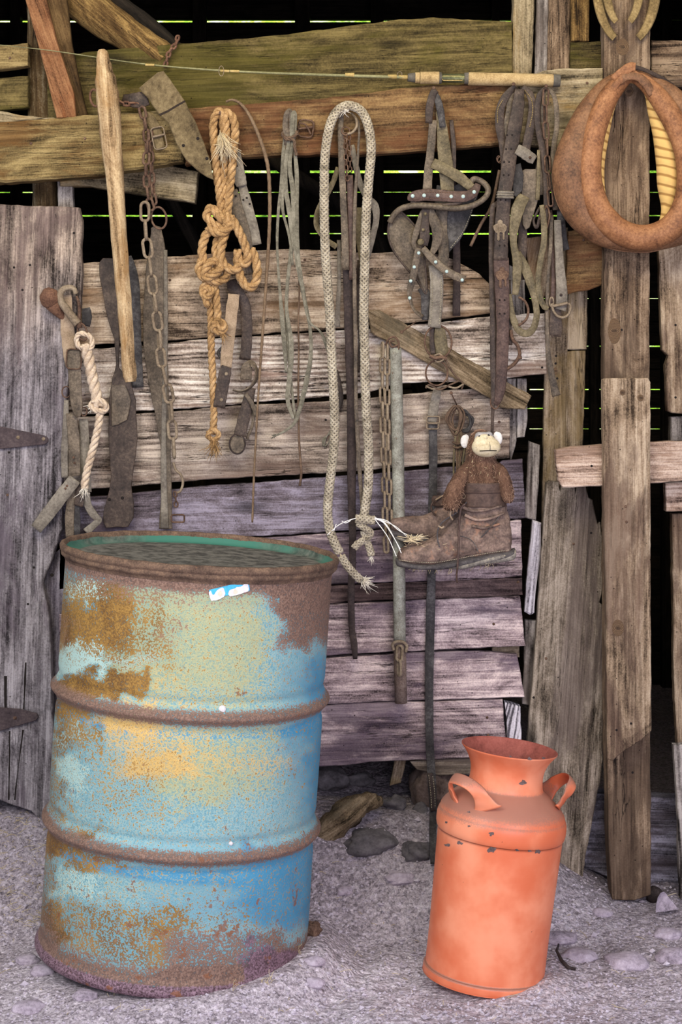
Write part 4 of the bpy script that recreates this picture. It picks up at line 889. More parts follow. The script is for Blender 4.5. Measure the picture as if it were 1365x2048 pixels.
# ------------------------------------------------------------ stones, boulders, wood chunk, straw on the floor
def rock(label, px, py, rx, ry, mat, seed, flat_=.6, name='stone', sink=.35, Y=None, amp=.22, dep=1.0):
    c = G(px, py) if Y is None else P(px, py, Y); sx, sz = rx*c.y/F, ry*c.y/F; me = bpy.data.meshes.new(name); bm = bmesh.new(); bmesh.ops.create_icosphere(bm, subdivisions=4, radius=1)
    for q in bm.verts:
        n = q.co.copy(); k = 1+amp*noise.noise(n*1.3+Vector((seed, 0, 0)))+amp*.35*noise.noise(n*4+Vector((seed, 3, 0)))+amp*.12*noise.noise(n*11+Vector((seed, 5, 0)))
        q.co = Vector((n.x*sx*k, n.y*sx*.8*dep*k, n.z*sz*k))
    bm.to_mesh(me); bm.free(); me.materials.append(M[mat]); me.polygons.foreach_set('use_smooth', [True]*len(me.polygons))
    o = bpy.data.objects.new(name, me); C.objects.link(o); o.location = c+Vector((0, sx*.5 if Y is None else 0, sz*(1-2*sink) if Y is None else 0)); return tag(o, label, 'stone')
rock('dusty cobble just right of the milk can base, nearest to it', 1122, 1886, 34, 12, 'stone', 1)
rock('oval dusty cobble beside the dark twig right of the milk can', 1160, 1925, 36, 16, 'stone', 2)
rock('low broad dusty cobble in the foreground dirt below the collar post', 1258, 1938, 46, 17, 'stone', 3)
rock('small round cobble below the foot of the collar post', 1206, 1832, 22, 9, 'stone', 6)
rock('dusty cobble near the right edge of the floor', 1338, 1878, 28, 12, 'stone', 4)
rock('flat dusty cobble at the right edge of the foreground', 1352, 1925, 36, 16, 'stone', 5)
rock('half buried cobble left of the drum, the farther of two', 54, 1928, 24, 10, 'stone', 7)
rock('half buried cobble touching the drum foot at the left', 82, 1950, 24, 11, 'stone', 8)
rock('smooth cobble in front of the drum base at the left', 168, 2000, 26, 11, 'stone', 9)
rock('broad pale cobble in the bottom left corner of the floor', 58, 2026, 34, 14, 'stone', 10)
rock('dusty cobble between drum and milk can, the farther of two', 628, 1932, 24, 10, 'stone', 11)
rock('dusty cobble between drum and milk can, the nearer of two', 628, 1976, 22, 11, 'stone', 12)
rock('brown grey boulder under the lowest planks behind the milk can', 876, 1590, 56, 78, 'stone_brown', 21, Y=4.055, amp=.3)
rock('angular dark rock left of the hanging strap end', 838, 1655, 44, 44, 'stone_dk', 22, Y=4.02, amp=.35, sink=.2)
rock('low flat rock in the dirt slope between drum and milk can', 740, 1700, 56, 24, 'stone_dk', 23, sink=.4, amp=.35)
rock('broken rock beside the strap tip left of the milk can', 835, 1722, 34, 22, 'stone_dk', 24, sink=.35, amp=.35)
rock('mossy dark rock behind the broken wood chunk', 650, 1580, 44, 26, 'stone_dk', 25, sink=.2, amp=.35)
rock('dark rusty lump lying at the right foot of the drum', 626, 1872, 16, 15, 'rust', 26, sink=.2, amp=.5, name='lump')
rock('dark rounded stone beside the curled bark at the post foot', 1312, 1805, 16, 18, 'iron_dk', 27, sink=.2)
rock('small angular grey rock in the dirt slope left of the boulder', 790, 1620, 22, 16, 'stone_dk', 31, sink=.25, amp=.4)
rock('flat dusty rock halfway down the slope beside the milk can', 800, 1765, 34, 13, 'stone', 32, sink=.4, amp=.35)
rock('grey rock at the top of the slope under the lowest plank', 722, 1572, 26, 15, 'stone_dk', 33, sink=.25, amp=.4)
rock('small dusty rock low on the slope right of the drum', 690, 1790, 22, 10, 'stone', 34, sink=.4, amp=.4)
o = log('wood_chunk', [(618, 1708, 10, 24), (660, 1660, 60, 27), (700, 1622, 70, 26), (735, 1604, 60, 20), (762, 1603, 40, 9)], 'chunk', 'broken brown wood chunk leaning against the dirt slope behind the drum', 'wood', 12, .35)
# gravel, straw
mb = MB(); rr = random.Random(5)
for _ in range(5200):
    px, py = rr.uniform(-20, 1385), 1640+rr.random()**.7*420; p = G(px, py)
    if math.hypot(p.x-DX, p.y-DY) < .295 or math.hypot(p.x-KX, p.y-KY) < .135: continue
    s_ = rr.uniform(.0012, .0036)*(2.0 if rr.random() < .06 else 1); b = len(mb.v)
    for k in range(3): pass
    ax = [Vector([rr.uniform(-1, 1) for _ in range(3)]).normalized()*s_*rr.uniform(.7, 1.2) for _ in range(6)]
    base = [Vector((1, 0, 0)), Vector((-1, 0, 0)), Vector((0, 1, 0)), Vector((0, -1, 0)), Vector((0, 0, .7)), Vector((0, 0, -.7))]
    mb.add(([p+Vector((0, 0, s_*.3))+base[k]*s_*rr.uniform(.7, 1.4)+ax[k]*.35 for k in range(6)], [(0, 2, 4), (2, 1, 4), (1, 3, 4), (3, 0, 4), (2, 0, 5), (1, 2, 5), (3, 1, 5), (0, 3, 5)]))
tag(mb.build('gravel', M['gravel'], None, False), 'pale loose grit and small gravel scattered over the dirt floor', 'gravel', None, 'stuff')
mb = MB()
for _ in range(420):
    if rr.random() < .55: px, py = rr.uniform(-20, 95), rr.uniform(1625, 1860)
    else: px, py = rr.uniform(-20, 1385), rr.uniform(1700, 2045)
    p = G(px, py)
    if math.hypot(p.x-DX, p.y-DY) < .30 or math.hypot(p.x-KX, p.y-KY) < .14: continue
    a = rr.uniform(0, math.pi); l = rr.uniform(.006, .03); dv = Vector((math.cos(a), math.sin(a)*.8, rr.uniform(-.05, .3)))*l
    mb.add(tube([p+Vector((0, 0, .001)), p+dv*.5+Vector((0, 0, .003)), p+dv+Vector((0, 0, .002))], .0005, 4))
for px, py, k in ((590, 1905, 14), (532, 1960, 14), (225, 1985, 5), (468, 1975, 4)):
    for _ in range(k):
        p = G(px+rr.uniform(-10, 14), py+rr.uniform(0, 12)); dv = Vector((rr.uniform(-.4, .4), rr.uniform(-.3, .1), rr.uniform(.2, 1)))*rr.uniform(.012, .03); mb.add(tube([p, p+dv*.6, p+dv+Vector((.003, 0, -.003))], .0005, 4))
tag(mb.build('straw', M['straw'], None, False), 'dry straw bits strewn on the dirt floor, thickest under the door', 'straw', None, 'stuff')
# curled bark, twig
p = G(1118, 1925)
tag(mk('twig', *tube([G(1118, 1900)+Vector((0, 0, .012)), G(1114, 1915)+Vector((0, 0, .012)), G(1124, 1930)+Vector((0, 0, .008)), G(1138, 1942)+Vector((0, 0, .005)), G(1152, 1943)+Vector((0, 0, .004))], [.002, .003, .004, .004, .003], 7), M['iron_dk'], None, 0, True), 'dark crooked twig lying right of the milk can', 'twig')
v = []; f = []
for i in range(9):
    t = i/8; q = G(1330+28*t, 1836-6*t)
    for k in range(5): a = k/4*1.6; v.append(q+Vector((-.02*math.cos(a)*(1-t), .01*math.sin(a), .012+.045*(1-t)*math.sin(a))))
for i in range(8):
    for k in range(4): f.append((i*5+k, i*5+k+1, (i+1)*5+k+1, (i+1)*5+k))
tag(mk('bark_piece', v, f, M['stone'], None, 0, True), 'pale curled bark flake at the foot of the right edge board', 'bark')
# ------------------------------------------------------------ tack hanging on the wall
def TH(name, label, cat, x, y, d, group=None): return thing(name, label, cat, D(x, y, d), group)
def T(name, pts, r, mat, parent=None, closed=False, n=8, sub=8, taper=None):
    s = smooth(pts, sub, closed); m = len(s)
    rr = L(r) if not isinstance(r, (list, tuple)) else [L(r[0]+(r[1]-r[0])*i/(m-1)) for i in range(m)]
    return mk(name, *tube(DD(s), rr, n, closed), M[mat], parent, 0, True)
def nail(x, y, d, label, r=4.5, ln=26, dx=0, dy=0):
    mb = MB(); a, b = D(x, y, d), D(x-dx, y-dy, d-ln); mb.add(tube([a, b], .0016, 7)); mb.add(lathe([(.0001, .0012), (.0035, .001), (.0042, 0), (.0035, -.001), (.0001, -.001)], 12, a, Matrix.Rotation(math.pi/2, 3, 'X')))
    return tag(mb.build('nail', M['rust'], None), label, 'nail')
def tip(mb, x, y, d, dx, dy, spread, ln, n, seed): fray(mb, D(x, y, d), Vector((dx, -.15, -dy)).normalized(), spread, ln, n, .0009, seed)
# --- A: halter straps, snap hook and rope at the door edge
t = TH('iron_knob', 'rusty pitted iron knob on the grey door edge', 'knob', 100, 597, 60)
v, f = ball(D(99, 596, 62), (.023, .02, .024), 24, 16); mb = MB().add(([p+(p-D(99, 596, 62)).normalized()*.0022*noise.noise(p*160) for p in v], f)); mb.add(tube([D(104, 604, 55), D(116, 622, 48), D(126, 636, 42), D(134, 646, 36)], [.021, .014, .007, .004], 16))
mb.build('head', M['rust_red'], t)
t = TH('leather_halter', 'grey leather halter with buckle and dangling straps at the door edge', 'halter', 140, 600, 55)
g = M['leather_grey']; k = M['leather']
strap('strap', [(132, 590, 46, 22), (134, 640, 46, 26), (138, 690, 46, 27), (144, 730, 46, 27)], M['fabric_strap'], t)
strap('strap', [(147, 698, 52, 27), (149, 740, 53, 26), (152, 790, 54, 24), (155, 820, 54, 20), (157, 834, 54, 8)], k, t)
mk('buckle', *rrect(148, 718, 57, 30, 40, .0016, -3), M['rust'], t, 0, True)
strap('strap', [(143, 826, 46, 22), (148, 880, 46, 23), (149, 940, 46, 24), (150, 952, 46, 22)], k, t)
strap('strap', [(133, 800, 42, 9), (131, 860, 42, 13), (129, 920, 42, 14), (130, 955, 42, 13)], g, t)
strap('strap', [(167, 838, 38, 18), (170, 900, 36, 20), (172, 950, 34, 19), (175, 985, 34, 17)], g, t)
strap('strap', [(150, 958, 50, 26), (125, 990, 52, 27), (98, 1025, 54, 27), (72, 1058, 54, 24)], g, t)
strap('strap', [(145, 975, 40, 16), (141, 1010, 40, 17), (139, 1040, 40, 18), (140, 1075, 40, 17)], k, t)
strap('strap', [(158, 960, 44, 14), (160, 990, 44, 18), (157, 1012, 44, 18)], M['leather_dk'], t)
strap('strap', [(172, 985, 36, 15), (176, 1010, 38, 15), (188, 1030, 40, 15), (198, 1040, 42, 12), (188, 1050, 44, 14), (172, 1064, 46, 15)], g, t)
strap('strap', [(152, 1005, 38, 12), (154, 1035, 38, 14), (153, 1075, 38, 14)], M['leather_black'], t)
mk('ring', *tube(ringpts(133, 784, 48, 9, 11), .0016, 8, True), M['rust'], t, 0, True)
mk('ring', *tube(ringpts(168, 823, 52, 6, 9, tilt=2), .0018, 8, True), M['rust'], t, 0, True)
for x, y in ((147, 915), (149, 926), (134, 972), (131, 977)): MB().add(dome(D(x, y, 53), .003, .0015)).build('rivet', M['rust'], t)
strap('strap', [(172, 616, 34, 16), (174, 632, 34, 20), (172, 652, 34, 16)], M['leather_black'], t)
t = TH('snap_hook', 'rusty bull snap hook holding the short tan rope', 'hook', 140, 600, 65)
T('hook', [(152, 588, 62), (148, 578, 63), (137, 575, 64), (125, 580, 65), (120, 592, 65), (124, 606, 65), (134, 620, 66), (146, 636, 66), (156, 648, 66)], (4.5, 9), 'rust_lt', t, n=12)
T('gate', [(153, 592, 62), (157, 604, 62), (159, 622, 64), (158, 640, 65)], (2.5, 4), 'rust', t)
mk('swivel', *tube([D(157, 645, 66), D(160, 656, 66)], [.008, .006], 12), M['rust'], t, 0, True)
mk('eye', *tube(ringpts(165, 664, 68, 9, 17, tilt=3, rz=14), .0024, 8, True), M['rust'], t, 0, True)
t = TH('short_rope', 'short tan spliced rope with knots and white frayed end', 'rope', 168, 690, 65)
ra = M['rope_tan']
mk('loop', *rope(DD(smooth([(176, 700, 62), (160, 695, 64), (153, 680, 66), (158, 668, 70), (170, 668, 72), (182, 676, 68), (184, 692, 66), (172, 700, 70), (164, 690, 74)], 8)), L(5.5)), ra, t, 0, True)
mk('splice', *rope(DD(smooth([(170, 690, 66), (178, 720, 62), (186, 760, 60), (194, 795, 58), (199, 815, 58)], 8)), L(11.5), L(52)), ra, t, 0, True)
mk('knot', *rope(DD(smooth([(186, 806, 62), (198, 800, 66), (212, 810, 62), (210, 822, 58), (196, 822, 66), (183, 814, 62), (186, 804, 58), (206, 804, 62), (214, 818, 56)], 8)), L(6)), ra, t, 0, True)
mk('tail', *rope(DD(smooth([(199, 818, 58), (198, 845, 58), (188, 890, 58), (176, 935, 58), (170, 965, 58), (169, 978, 58)], 8)), L(8), L(44)), ra, t, 0, True)
mb = MB(); tip(mb, 169, 973, 60, -.05, 1, .35, .022, 36, 1); tip(mb, 187, 812, 60, -1, .4, .5, .014, 14, 2); mb.build('frayed_end', M['rope_white'], t)
# --- B, C, D wide leather pieces
t = tag(plate('leather_strip', [(199, 524), (206, 516), (232, 517), (236, 600), (239, 690), (238, 735), (262, 765), (272, 800), (275, 870), (272, 910), (263, 975), (268, 1005), (267, 1036), (256, 1054), (212, 1056), (206, 1036), (208, 1018), (216, 990), (222, 955), (217, 870), (218, 800), (224, 758), (232, 730), (229, 680), (216, 640), (206, 590), (199, 550)], 22, .004, M['leather_dk'], None, 90, .002), 'wide dark leather strip with two holes behind the stick', 'leather strip')
for x, y in ((219, 999), (245, 996)): child(MB().add(dome(D(x, y, 26.4), .004, .0006)).build('hole', M['hole'], None), t)
child(plate('flap', [(222, 770), (250, 770), (262, 800), (254, 840), (236, 850), (224, 852)], 27, .003, M['leather'], None, 90, .002), t)
t = tag(strap('leather_strip', [(248, 516, 10, 32), (262, 560, 8, 32), (266, 640, 8, 32), (270, 720, 8, 30), (274, 775, 8, 26)], M['leather_black'], None), 'shaded dark leather strip right of the wooden stick', 'leather strip')
t = tag(plate('leather_strip', [(302, 456), (310, 450), (322, 454), (331, 500), (331, 560), (333, 660), (337, 760), (340, 850), (343, 960), (345, 1058), (318, 1058), (322, 980), (322, 900), (311, 830), (296, 760), (287, 690), (286, 620), (292, 540), (299, 490)], 14, .004, M['leather'], None, 90, .002), 'long grey leather strip hanging behind the rusty chain', 'leather strip')
child(strap('edge_roll', [(331, 500, 18, 8), (332, 640, 18, 9), (329, 800, 18, 10), (328, 940, 18, 12), (330, 1056, 18, 16)], M['leather_grey'], None, .006), t)
# --- E: rusty chain
nail(252, 210, 92, 'rusty nail in the beam right of the wooden stick')
t = TH('rusty_chain', 'long rusty chain hanging beside the bent leather strap', 'chain', 290, 215, 90)
chain([(228, 192, 100), (240, 205, 98), (256, 208, 95), (272, 208, 92), (284, 216, 90)], .020, .014, .0026, M['rust_red'], t, 'c1', (10, 75), 20)
chain([(283, 214, 92), (290, 245, 92), (294, 290, 92), (292, 340, 90), (296, 390, 88), (304, 420, 86)], .034, .020, .0032, M['rust'], t, 'c2')
chain([(300, 262, 86), (302, 300, 84), (304, 350, 84), (308, 400, 84), (312, 418, 84)], .031, .018, .0029, M['rust'], t, 'c3', (30, 100))
ring('ring', 318, 436, 82, 15, 22, .0026, M['rust'], t, 1, 10)
chain([(290, 405, 92), (290, 440, 90), (293, 480, 86), (299, 520, 82), (305, 570, 78), (312, 620, 74), (318, 660, 70), (320, 700, 66), (327, 745, 62), (340, 800, 60), (344, 850, 58), (348, 900, 58), (350, 930, 58)], .051, .027, .0037, M['rust_lt'], t, 'c4', (8, 72), 10)
T('end_hook', [(347, 925, 58), (352, 940, 60), (362, 950, 62), (366, 966, 60), (361, 982, 58), (352, 986, 56)], 2.6, 'rust_lt', t)
chain([(350, 984, 56), (352, 1000, 56), (353, 1024, 56)], .016, .012, .0018, M['rust'], t, 'c5')
mk('toggle', *rrect(356, 1037, 56, 26, 15, .0022), M['rust'], t, 0, True)
ring('hoop', 190, 196, 90, 9, 17, .003, M['rust_red'], t, 10, 10)
# --- F: wooden stick
o = log('wooden_stick', [(204, 99, 118, 6), (205, 108, 118, 11), (208, 135, 118, 15), (212, 160, 118, 20), (216, 200, 118, 22), (221, 260, 117, 21), (227, 330, 115, 19), (233, 400, 112, 16.5), (239, 480, 109, 15.5), (246, 570, 105, 14.5), (252, 650, 101, 14), (257, 720, 98, 13.5), (260, 752, 97, 13), (261, 764, 97, 10)], 'stick', 'pale peeled wooden stick with pointed top leaning before the left beam', 'stick', 20, .12)
# --- G: bent leather strap with buckle
t = tag(plate('bent_strap', [(297, 197), (284, 185), (278, 176), (300, 157), (316, 144), (327, 142), (340, 158), (372, 205), (392, 245), (408, 285), (420, 318), (424, 345), (428, 360), (414, 354), (398, 344), (372, 320), (352, 285), (336, 245), (318, 228), (306, 212)], 98, .007, M['strap_bent'], None, -60, .0015, .002), 'wide bent yellowish leather strap draped over the left beam end', 'leather strap')
s_, f_ = slab([(318, 228), (336, 220), (354, 209), (370, 200), (371, 204), (355, 213), (337, 224), (320, 232)], W0-.1055, .001, .0003, None, .0002); child(mk('seam', s_, f_, M['seam']), t)
for x, y in ((367, 291), (396, 277), (414, 317)): child(MB().add(dome(D(x, y, 105.3), .0038, .0006)).build('hole', M['hole'], None), t)
child(strap('curled_end', [(296, 196, 90, 26), (280, 200, 92, 32), (262, 200, 88, 26), (246, 196, 84, 14)], M['leather_dk'], None, .006), t)
t = TH('buckle_strap', 'short strap with square buckle tucked behind the bent leather strap', 'buckle', 318, 275, 84)
strap('strap', [(285, 225, 86, 12), (300, 238, 85, 20), (312, 262, 84, 22), (318, 285, 84, 20), (322, 296, 84, 16)], M['strap_bent'], t)
mk('buckle', *rrect(318, 276, 90, 26, 44, .0016, 12), M['rust_lt'], t, 0, True); T('tongue', [(306, 274, 91), (331, 268, 91)], 2.2, 'rust_lt', t)
t = TH('chain_scrap', 'short rusty chain scrap hooked over the olive beam top', 'chain', 345, 95, 24)
chain([(356, 72, 20), (352, 88, 24), (340, 102, 24), (334, 120, 24), (328, 142, 24)], .018, .014, .0028, M['rust_red'], t, 'c6')
# --- H: knotted orange rope
nail(440, 226, 96, 'nail holding the knotted orange rope on the beam', dx=4)
t = TH('knotted_rope', 'thick orange hemp rope tied in knots and loops', 'rope', 450, 226, 85)
ro = M['rope_or']
def RP(name, pts, r, pitch=None): return mk(name, *rope(DD(smooth(pts, 9)), L(r), L(pitch or r*5.5)), ro, t, 0, True)
RP('hanging_loop', [(446, 440, 80), (440, 390, 82), (432, 330, 84), (428, 275, 86), (427, 245, 87), (434, 226, 88), (444, 224, 88), (450, 240, 88), (453, 270, 88), (452, 300, 86)], 8.5)
RP('hanging_loop', [(455, 428, 82), (459, 390, 84), (463, 350, 85), (468, 300, 86), (471, 260, 87), (466, 236, 88), (456, 226, 86), (446, 232, 84), (449, 280, 82), (448, 340, 80), (450, 400, 78)], 8.5)
RP('knot', [(424, 420, 84), (438, 428, 90), (452, 440, 92), (450, 456, 92), (434, 452, 90), (418, 440, 88), (414, 428, 86), (424, 416, 88), (442, 436, 96), (458, 448, 92)], 9)
RP('knot', [(416, 452, 92), (434, 466, 96), (452, 462, 98), (462, 444, 94), (452, 428, 92)], 9)
RP('side_loop', [(424, 455, 84), (410, 475, 84), (404, 505, 84), (412, 530, 84), (424, 545, 86)], 9)
RP('side_loop', [(440, 465, 80), (432, 500, 80), (436, 530, 80), (430, 560, 80)], 9)
RP('big_loop', [(462, 434, 96), (474, 455, 96), (488, 485, 94), (496, 512, 92), (490, 528, 90), (478, 520, 90), (476, 500, 90)], 9)
RP('big_loop', [(458, 445, 92), (447, 478, 92), (442, 510, 92), (451, 532, 92), (470, 540, 92), (480, 528, 88)], 9)
RP('big_loop', [(477, 500, 84), (476, 530, 84), (484, 560, 84), (498, 575, 84), (511, 566, 84), (515, 540, 84), (509, 512, 84), (502, 496, 84)], 9)
RP('lower_knot', [(404, 520, 86), (398, 540, 88), (410, 556, 92), (430, 548, 96), (442, 535, 92), (436, 522, 88), (420, 526, 94), (408, 548, 92), (424, 562, 86), (446, 560, 84), (456, 545, 84), (446, 530, 82)], 8.5)
RP('side_knot', [(428, 540, 80), (414, 562, 80), (404, 582, 82), (414, 594, 86), (424, 582, 88), (410, 576, 84), (412, 604, 82), (420, 612, 80)], 7)
RP('tail', [(428, 556, 76), (432, 590, 74), (435, 620, 72), (436, 645, 70)], 8)
RP('tail_knot', [(426, 648, 76), (438, 642, 80), (450, 652, 78), (444, 664, 74), (428, 660, 76), (432, 648, 80), (448, 662, 78)], 7)
RP('tail', [(420, 596, 66), (422, 640, 64), (423, 700, 62), (426, 760, 60), (428, 830, 58), (426, 868, 58)], 7.4)
RP('end_knot', [(416, 866, 60), (428, 860, 66), (438, 870, 62), (428, 880, 60), (416, 872, 64), (422, 862, 66)], 5.5)
mb = MB(); tip(mb, 428, 878, 60, .03, 1, .28, .038, 90, 4); tip(mb, 446, 668, 76, .2, 1, .5, .015, 20, 6); mb.build('frayed_end', M['rope_or'], t)
mb = MB(); tip(mb, 444, 270, 96, .35, 1, .30, .052, 120, 5); mb.build('frayed_tassel', M['rope_fray'], t)
# --- I: leather behind the orange rope
t = TH('leather_straps', 'cluster of greyish leather straps behind the knotted orange rope', 'straps', 480, 330, 70)
strap('strap', [(470, 300, 66, 20), (478, 350, 66, 26), (484, 372, 66, 20)], g, t)
strap('strap', [(484, 366, 60, 16), (494, 410, 60, 22), (504, 450, 60, 24), (511, 490, 60, 25)], g, t)
strap('strap', [(464, 380, 62, 22), (474, 420, 64, 26), (488, 470, 66, 26), (498, 520, 66, 22), (500, 548, 66, 14)], k, t)
strap('strap', [(462, 560, 50, 20), (468, 576, 52, 24), (480, 590, 50, 22), (492, 620, 46, 22), (494, 680, 42, 21), (490, 720, 40, 22)], M['leather_dk'], t)
for x, y in ((474, 332), (472, 392), (494, 396), (500, 408), (487, 400)): MB().add(dome(D(x, y, 68), .0026, .001)).build('hole', M['hole'], t)
t = TH('fabric_strap', 'stiff tan strap with riveted dark leather end', 'strap', 468, 600, 62)
strap('webbing', [(468, 588, 60, 23), (462, 640, 60, 24), (455, 700, 60, 24), (452, 735, 60, 23)], M['fabric_strap'], t)
strap('leather_end', [(454, 733, 66, 20), (450, 748, 66, 25), (444, 780, 66, 25), (438, 815, 66, 23)], M['leather_dk'], t, .004)
for x, y in ((453, 748), (443, 800)): MB().add(dome(D(x, y, 69), .0042, .002)).build('rivet', M['rust_lt'], t)
t = TH('ring_strap', 'curled brown leather strap ending in a flat iron ring', 'strap', 490, 740, 50)
strap('loop', [(492, 760, 46, 22), (494, 738, 50, 22), (503, 728, 54, 18, 30), (512, 736, 52, 12, 60), (513, 755, 48, 12, 50), (500, 775, 46, 9, 60), (482, 783, 46, 8, 70), (466, 780, 48, 7, 70)], k, t)
strap('strap', [(502, 775, 42, 20), (495, 810, 42, 23), (486, 845, 44, 24), (480, 872, 46, 25)], M['leather_dk'], t)
strap('tail', [(492, 788, 50, 8), (503, 805, 50, 9), (512, 825, 50, 10), (514, 834, 50, 8)], k, t)
strap('strap', [(497, 790, 38, 8), (507, 840, 36, 6), (494, 878, 36, 6)], k, t)
mk('ring', *tube(ringpts(475, 888, 46, 16, 20), .0016, 8, True), M['iron_dk'], t, 0, True)
plate('disc', [(475+15*math.cos(a*math.pi/8), 889+18*math.sin(a*math.pi/8)) for a in range(16)], 42, .002, M['leather'], t, 0, .0002)
T('tie_string', [(450, 690, 40), (437, 705, 44), (444, 722, 46), (446, 752, 42)], 3, 'leather_black', t)
# --- J: whip
o = mk('riding_whip', *(lambda s: tube(DD(s), [L(2.2+1.6*math.sin(math.pi*min(1, i/len(s)*1.25))+.35*math.sin(i*1.9)) for i in range(len(s))], 8))(smooth([(452, 203, 64), (466, 200, 64), (482, 208, 66), (500, 232, 82), (518, 272, 80), (531, 310, 78), (538, 350, 76), (540, 420, 72), (537, 500, 70), (531, 590, 68), (524, 690, 66), (517, 790, 64), (512, 880, 60), (508, 960, 58), (505, 1045, 56)], 12)), M['whip'], None, 0, True)
tag(o, 'thin brown bent rod hanging between the orange rope and grey laces', 'whip')
# --- K: grey laces and L: buckle
nail(578, 224, 84, 'nail holding the bundle of grey laces')
t = TH('leather_laces', 'bundle of long pale grey leather laces tied at the top', 'laces', 578, 226, 80)
la = M['lace']
strap('top_loop', [(574, 290, 80, 10), (571, 250, 82, 11), (574, 228, 84, 10), (580, 222, 84, 9), (582, 240, 84, 8), (580, 275, 80, 8)], M['leather'], t)
strap('top_loop', [(584, 280, 80, 9), (585, 250, 84, 9), (587, 226, 84, 9), (591, 232, 82, 7), (590, 262, 80, 7), (586, 285, 80, 7)], la, t)
mk('tie', *rope(DD(smooth([(564, 270, 82), (576, 276, 90), (590, 272, 88), (594, 264, 80), (580, 260, 76), (566, 266, 80), (572, 278, 88), (588, 280, 88), (590, 296, 86), (594, 312, 84)], 6)), L(3.2)), M['cord_dark'], t, 0, True)
for q in ([(570, 275, 80, 6), (566, 320, 78, 7), (563, 370, 72, 7), (556, 440, 68, 6), (555, 500, 60, 5), (560, 580, 56, 6), (565, 640, 50, 9), (570, 700, 46, 8), (573, 745, 44, 5)],
          [(578, 278, 82, 7), (572, 330, 78, 8), (572, 380, 72, 9), (582, 440, 66, 10), (584, 490, 60, 9), (576, 560, 56, 7), (574, 620, 52, 7), (583, 690, 48, 10), (580, 750, 46, 10), (576, 800, 46, 9), (587, 838, 46, 6)],
          [(586, 280, 82, 7), (580, 330, 78, 8), (586, 380, 72, 10), (590, 440, 66, 11), (594, 510, 58, 10), (604, 570, 52, 9), (614, 620, 50, 7), (621, 660, 48, 7), (622, 710, 46, 8), (614, 760, 46, 10), (602, 810, 46, 9), (590, 845, 46, 7), (570, 862, 46, 5), (550, 872, 46, 4)],
          [(589, 290, 78, 6), (594, 350, 74, 9), (594, 420, 68, 8), (596, 500, 60, 8), (606, 580, 56, 7), (618, 640, 52, 5), (640, 662, 50, 4), (654, 690, 46, 9), (663, 720, 42, 8), (672, 760, 40, 5)],
          [(576, 300, 76, 6), (568, 360, 74, 7), (566, 420, 68, 6), (578, 470, 64, 5), (586, 530, 60, 5)],
          [(575, 560, 48, 5), (572, 620, 46, 5), (577, 700, 42, 6), (584, 780, 40, 6), (592, 842, 40, 5)]):
    strap('lace', q, la, t, .002, 7)
T('dark_cord', [(598, 545, 40), (599, 590, 38), (597, 640, 36), (598, 700, 34), (597, 780, 32), (598, 860, 30), (600, 905, 30), (603, 945, 30), (600, 972, 30)], (1.6, 2.6), 'cord_dark', t)
mb = MB(); tip(mb, 552, 870, 46, -.8, .4, .25, .014, 10, 8); mb.build('frayed_end', M['lace'], t)
t = TH('roller_buckle', 'rusty square buckle nailed on the beam beside the laces', 'buckle', 612, 257, 66)
mk('frame', *rrect(612, 257, 66, 30, 34, .002, -8), M['rust'], t, 0, True); T('bar', [(596, 258, 68), (626, 254, 68)], 2.2, 'rust', t); T('tongue', [(598, 246, 70), (612, 250, 72), (622, 268, 69)], 1.8, 'rust', t)
t = tag(strap('thin_strap', [(672, 740, 8, 9), (680, 775, 7, 10), (683, 800, 6, 9), (676, 822, 6, 8), (672, 850, 6, 7)], M['leather_dk'], None), 'narrow curled strap end right of the laces behind the braided rope', 'strap')
mb = MB()
for k_ in range(4): mb.add(tube(DD(smooth([(660, 862+2*k_, 1), (652-k_*2, 878, 5), (650-k_, 892, 4), (657, 886, 2), (662, 870+k_, 8)], 5)), L(1), 5))
tag(mb.build('string_tuft', M['lace'], None), 'small tuft of pale string on the planks left of the braided rope', 'string')
# --- M: braided rope
nail(692, 212, 98, 'nail with pale string under the top of the braided rope')
t = TH('braided_rope', 'long pale braided rope looped over a nail on the beam', 'rope', 692, 210, 90)
br = M['rope_braid']
mk('rope_length', *braid(DD(smooth([(680, 1106, 104), (668, 1082, 104), (658, 1050, 100), (656, 1010, 96), (662, 950, 90), (668, 900, 86), (670, 840, 84), (667, 770, 84), (663, 700, 84), (661, 640, 84), (656, 570, 84), (651, 500, 86), (649, 430, 90), (649, 370, 94), (650, 320, 94), (656, 270, 96), (668, 232, 96), (688, 213, 98), (708, 213, 98), (726, 226, 96), (738, 256, 96), (743, 300, 96), (738, 360, 92), (733, 430, 90), (731, 500, 86), (729, 570, 84), (728, 640, 84), (730, 700, 82), (731, 760, 80), (733, 820, 78), (737, 880, 78), (738, 920, 78), (737, 970, 80), (732, 1010, 82), (728, 1034, 84)], 8)), L(8.6)), br, t, 0, True)
mk('rope_end', *braid(DD(smooth([(683, 1112, 104), (694, 1130, 104), (709, 1148, 104), (724, 1162, 104)], 8)), L(7.6)), br, t, 0, True)
T('core_strand', [(676, 1098, 106), (681, 1108, 106), (686, 1120, 106)], 2, 'rope_fray', t)
mk('wrap', *braid([D(x, 1038+(x-712)*.08, 96) for x in range(712, 755, 4)], L(8.5)), M['cord_dark'] if False else br, t, 0, True)
mk('short_tail', *braid(DD(smooth([(716, 1046, 92), (730, 1056, 94), (742, 1066, 90), (732, 1078, 88), (716, 1088, 88), (708, 1098, 88)], 6)), L(7)), br, t, 0, True)
mk('short_tail', *braid(DD(smooth([(728, 1062, 84), (734, 1082, 84), (741, 1100, 84), (743, 1112, 84)], 6)), L(7)), br, t, 0, True)
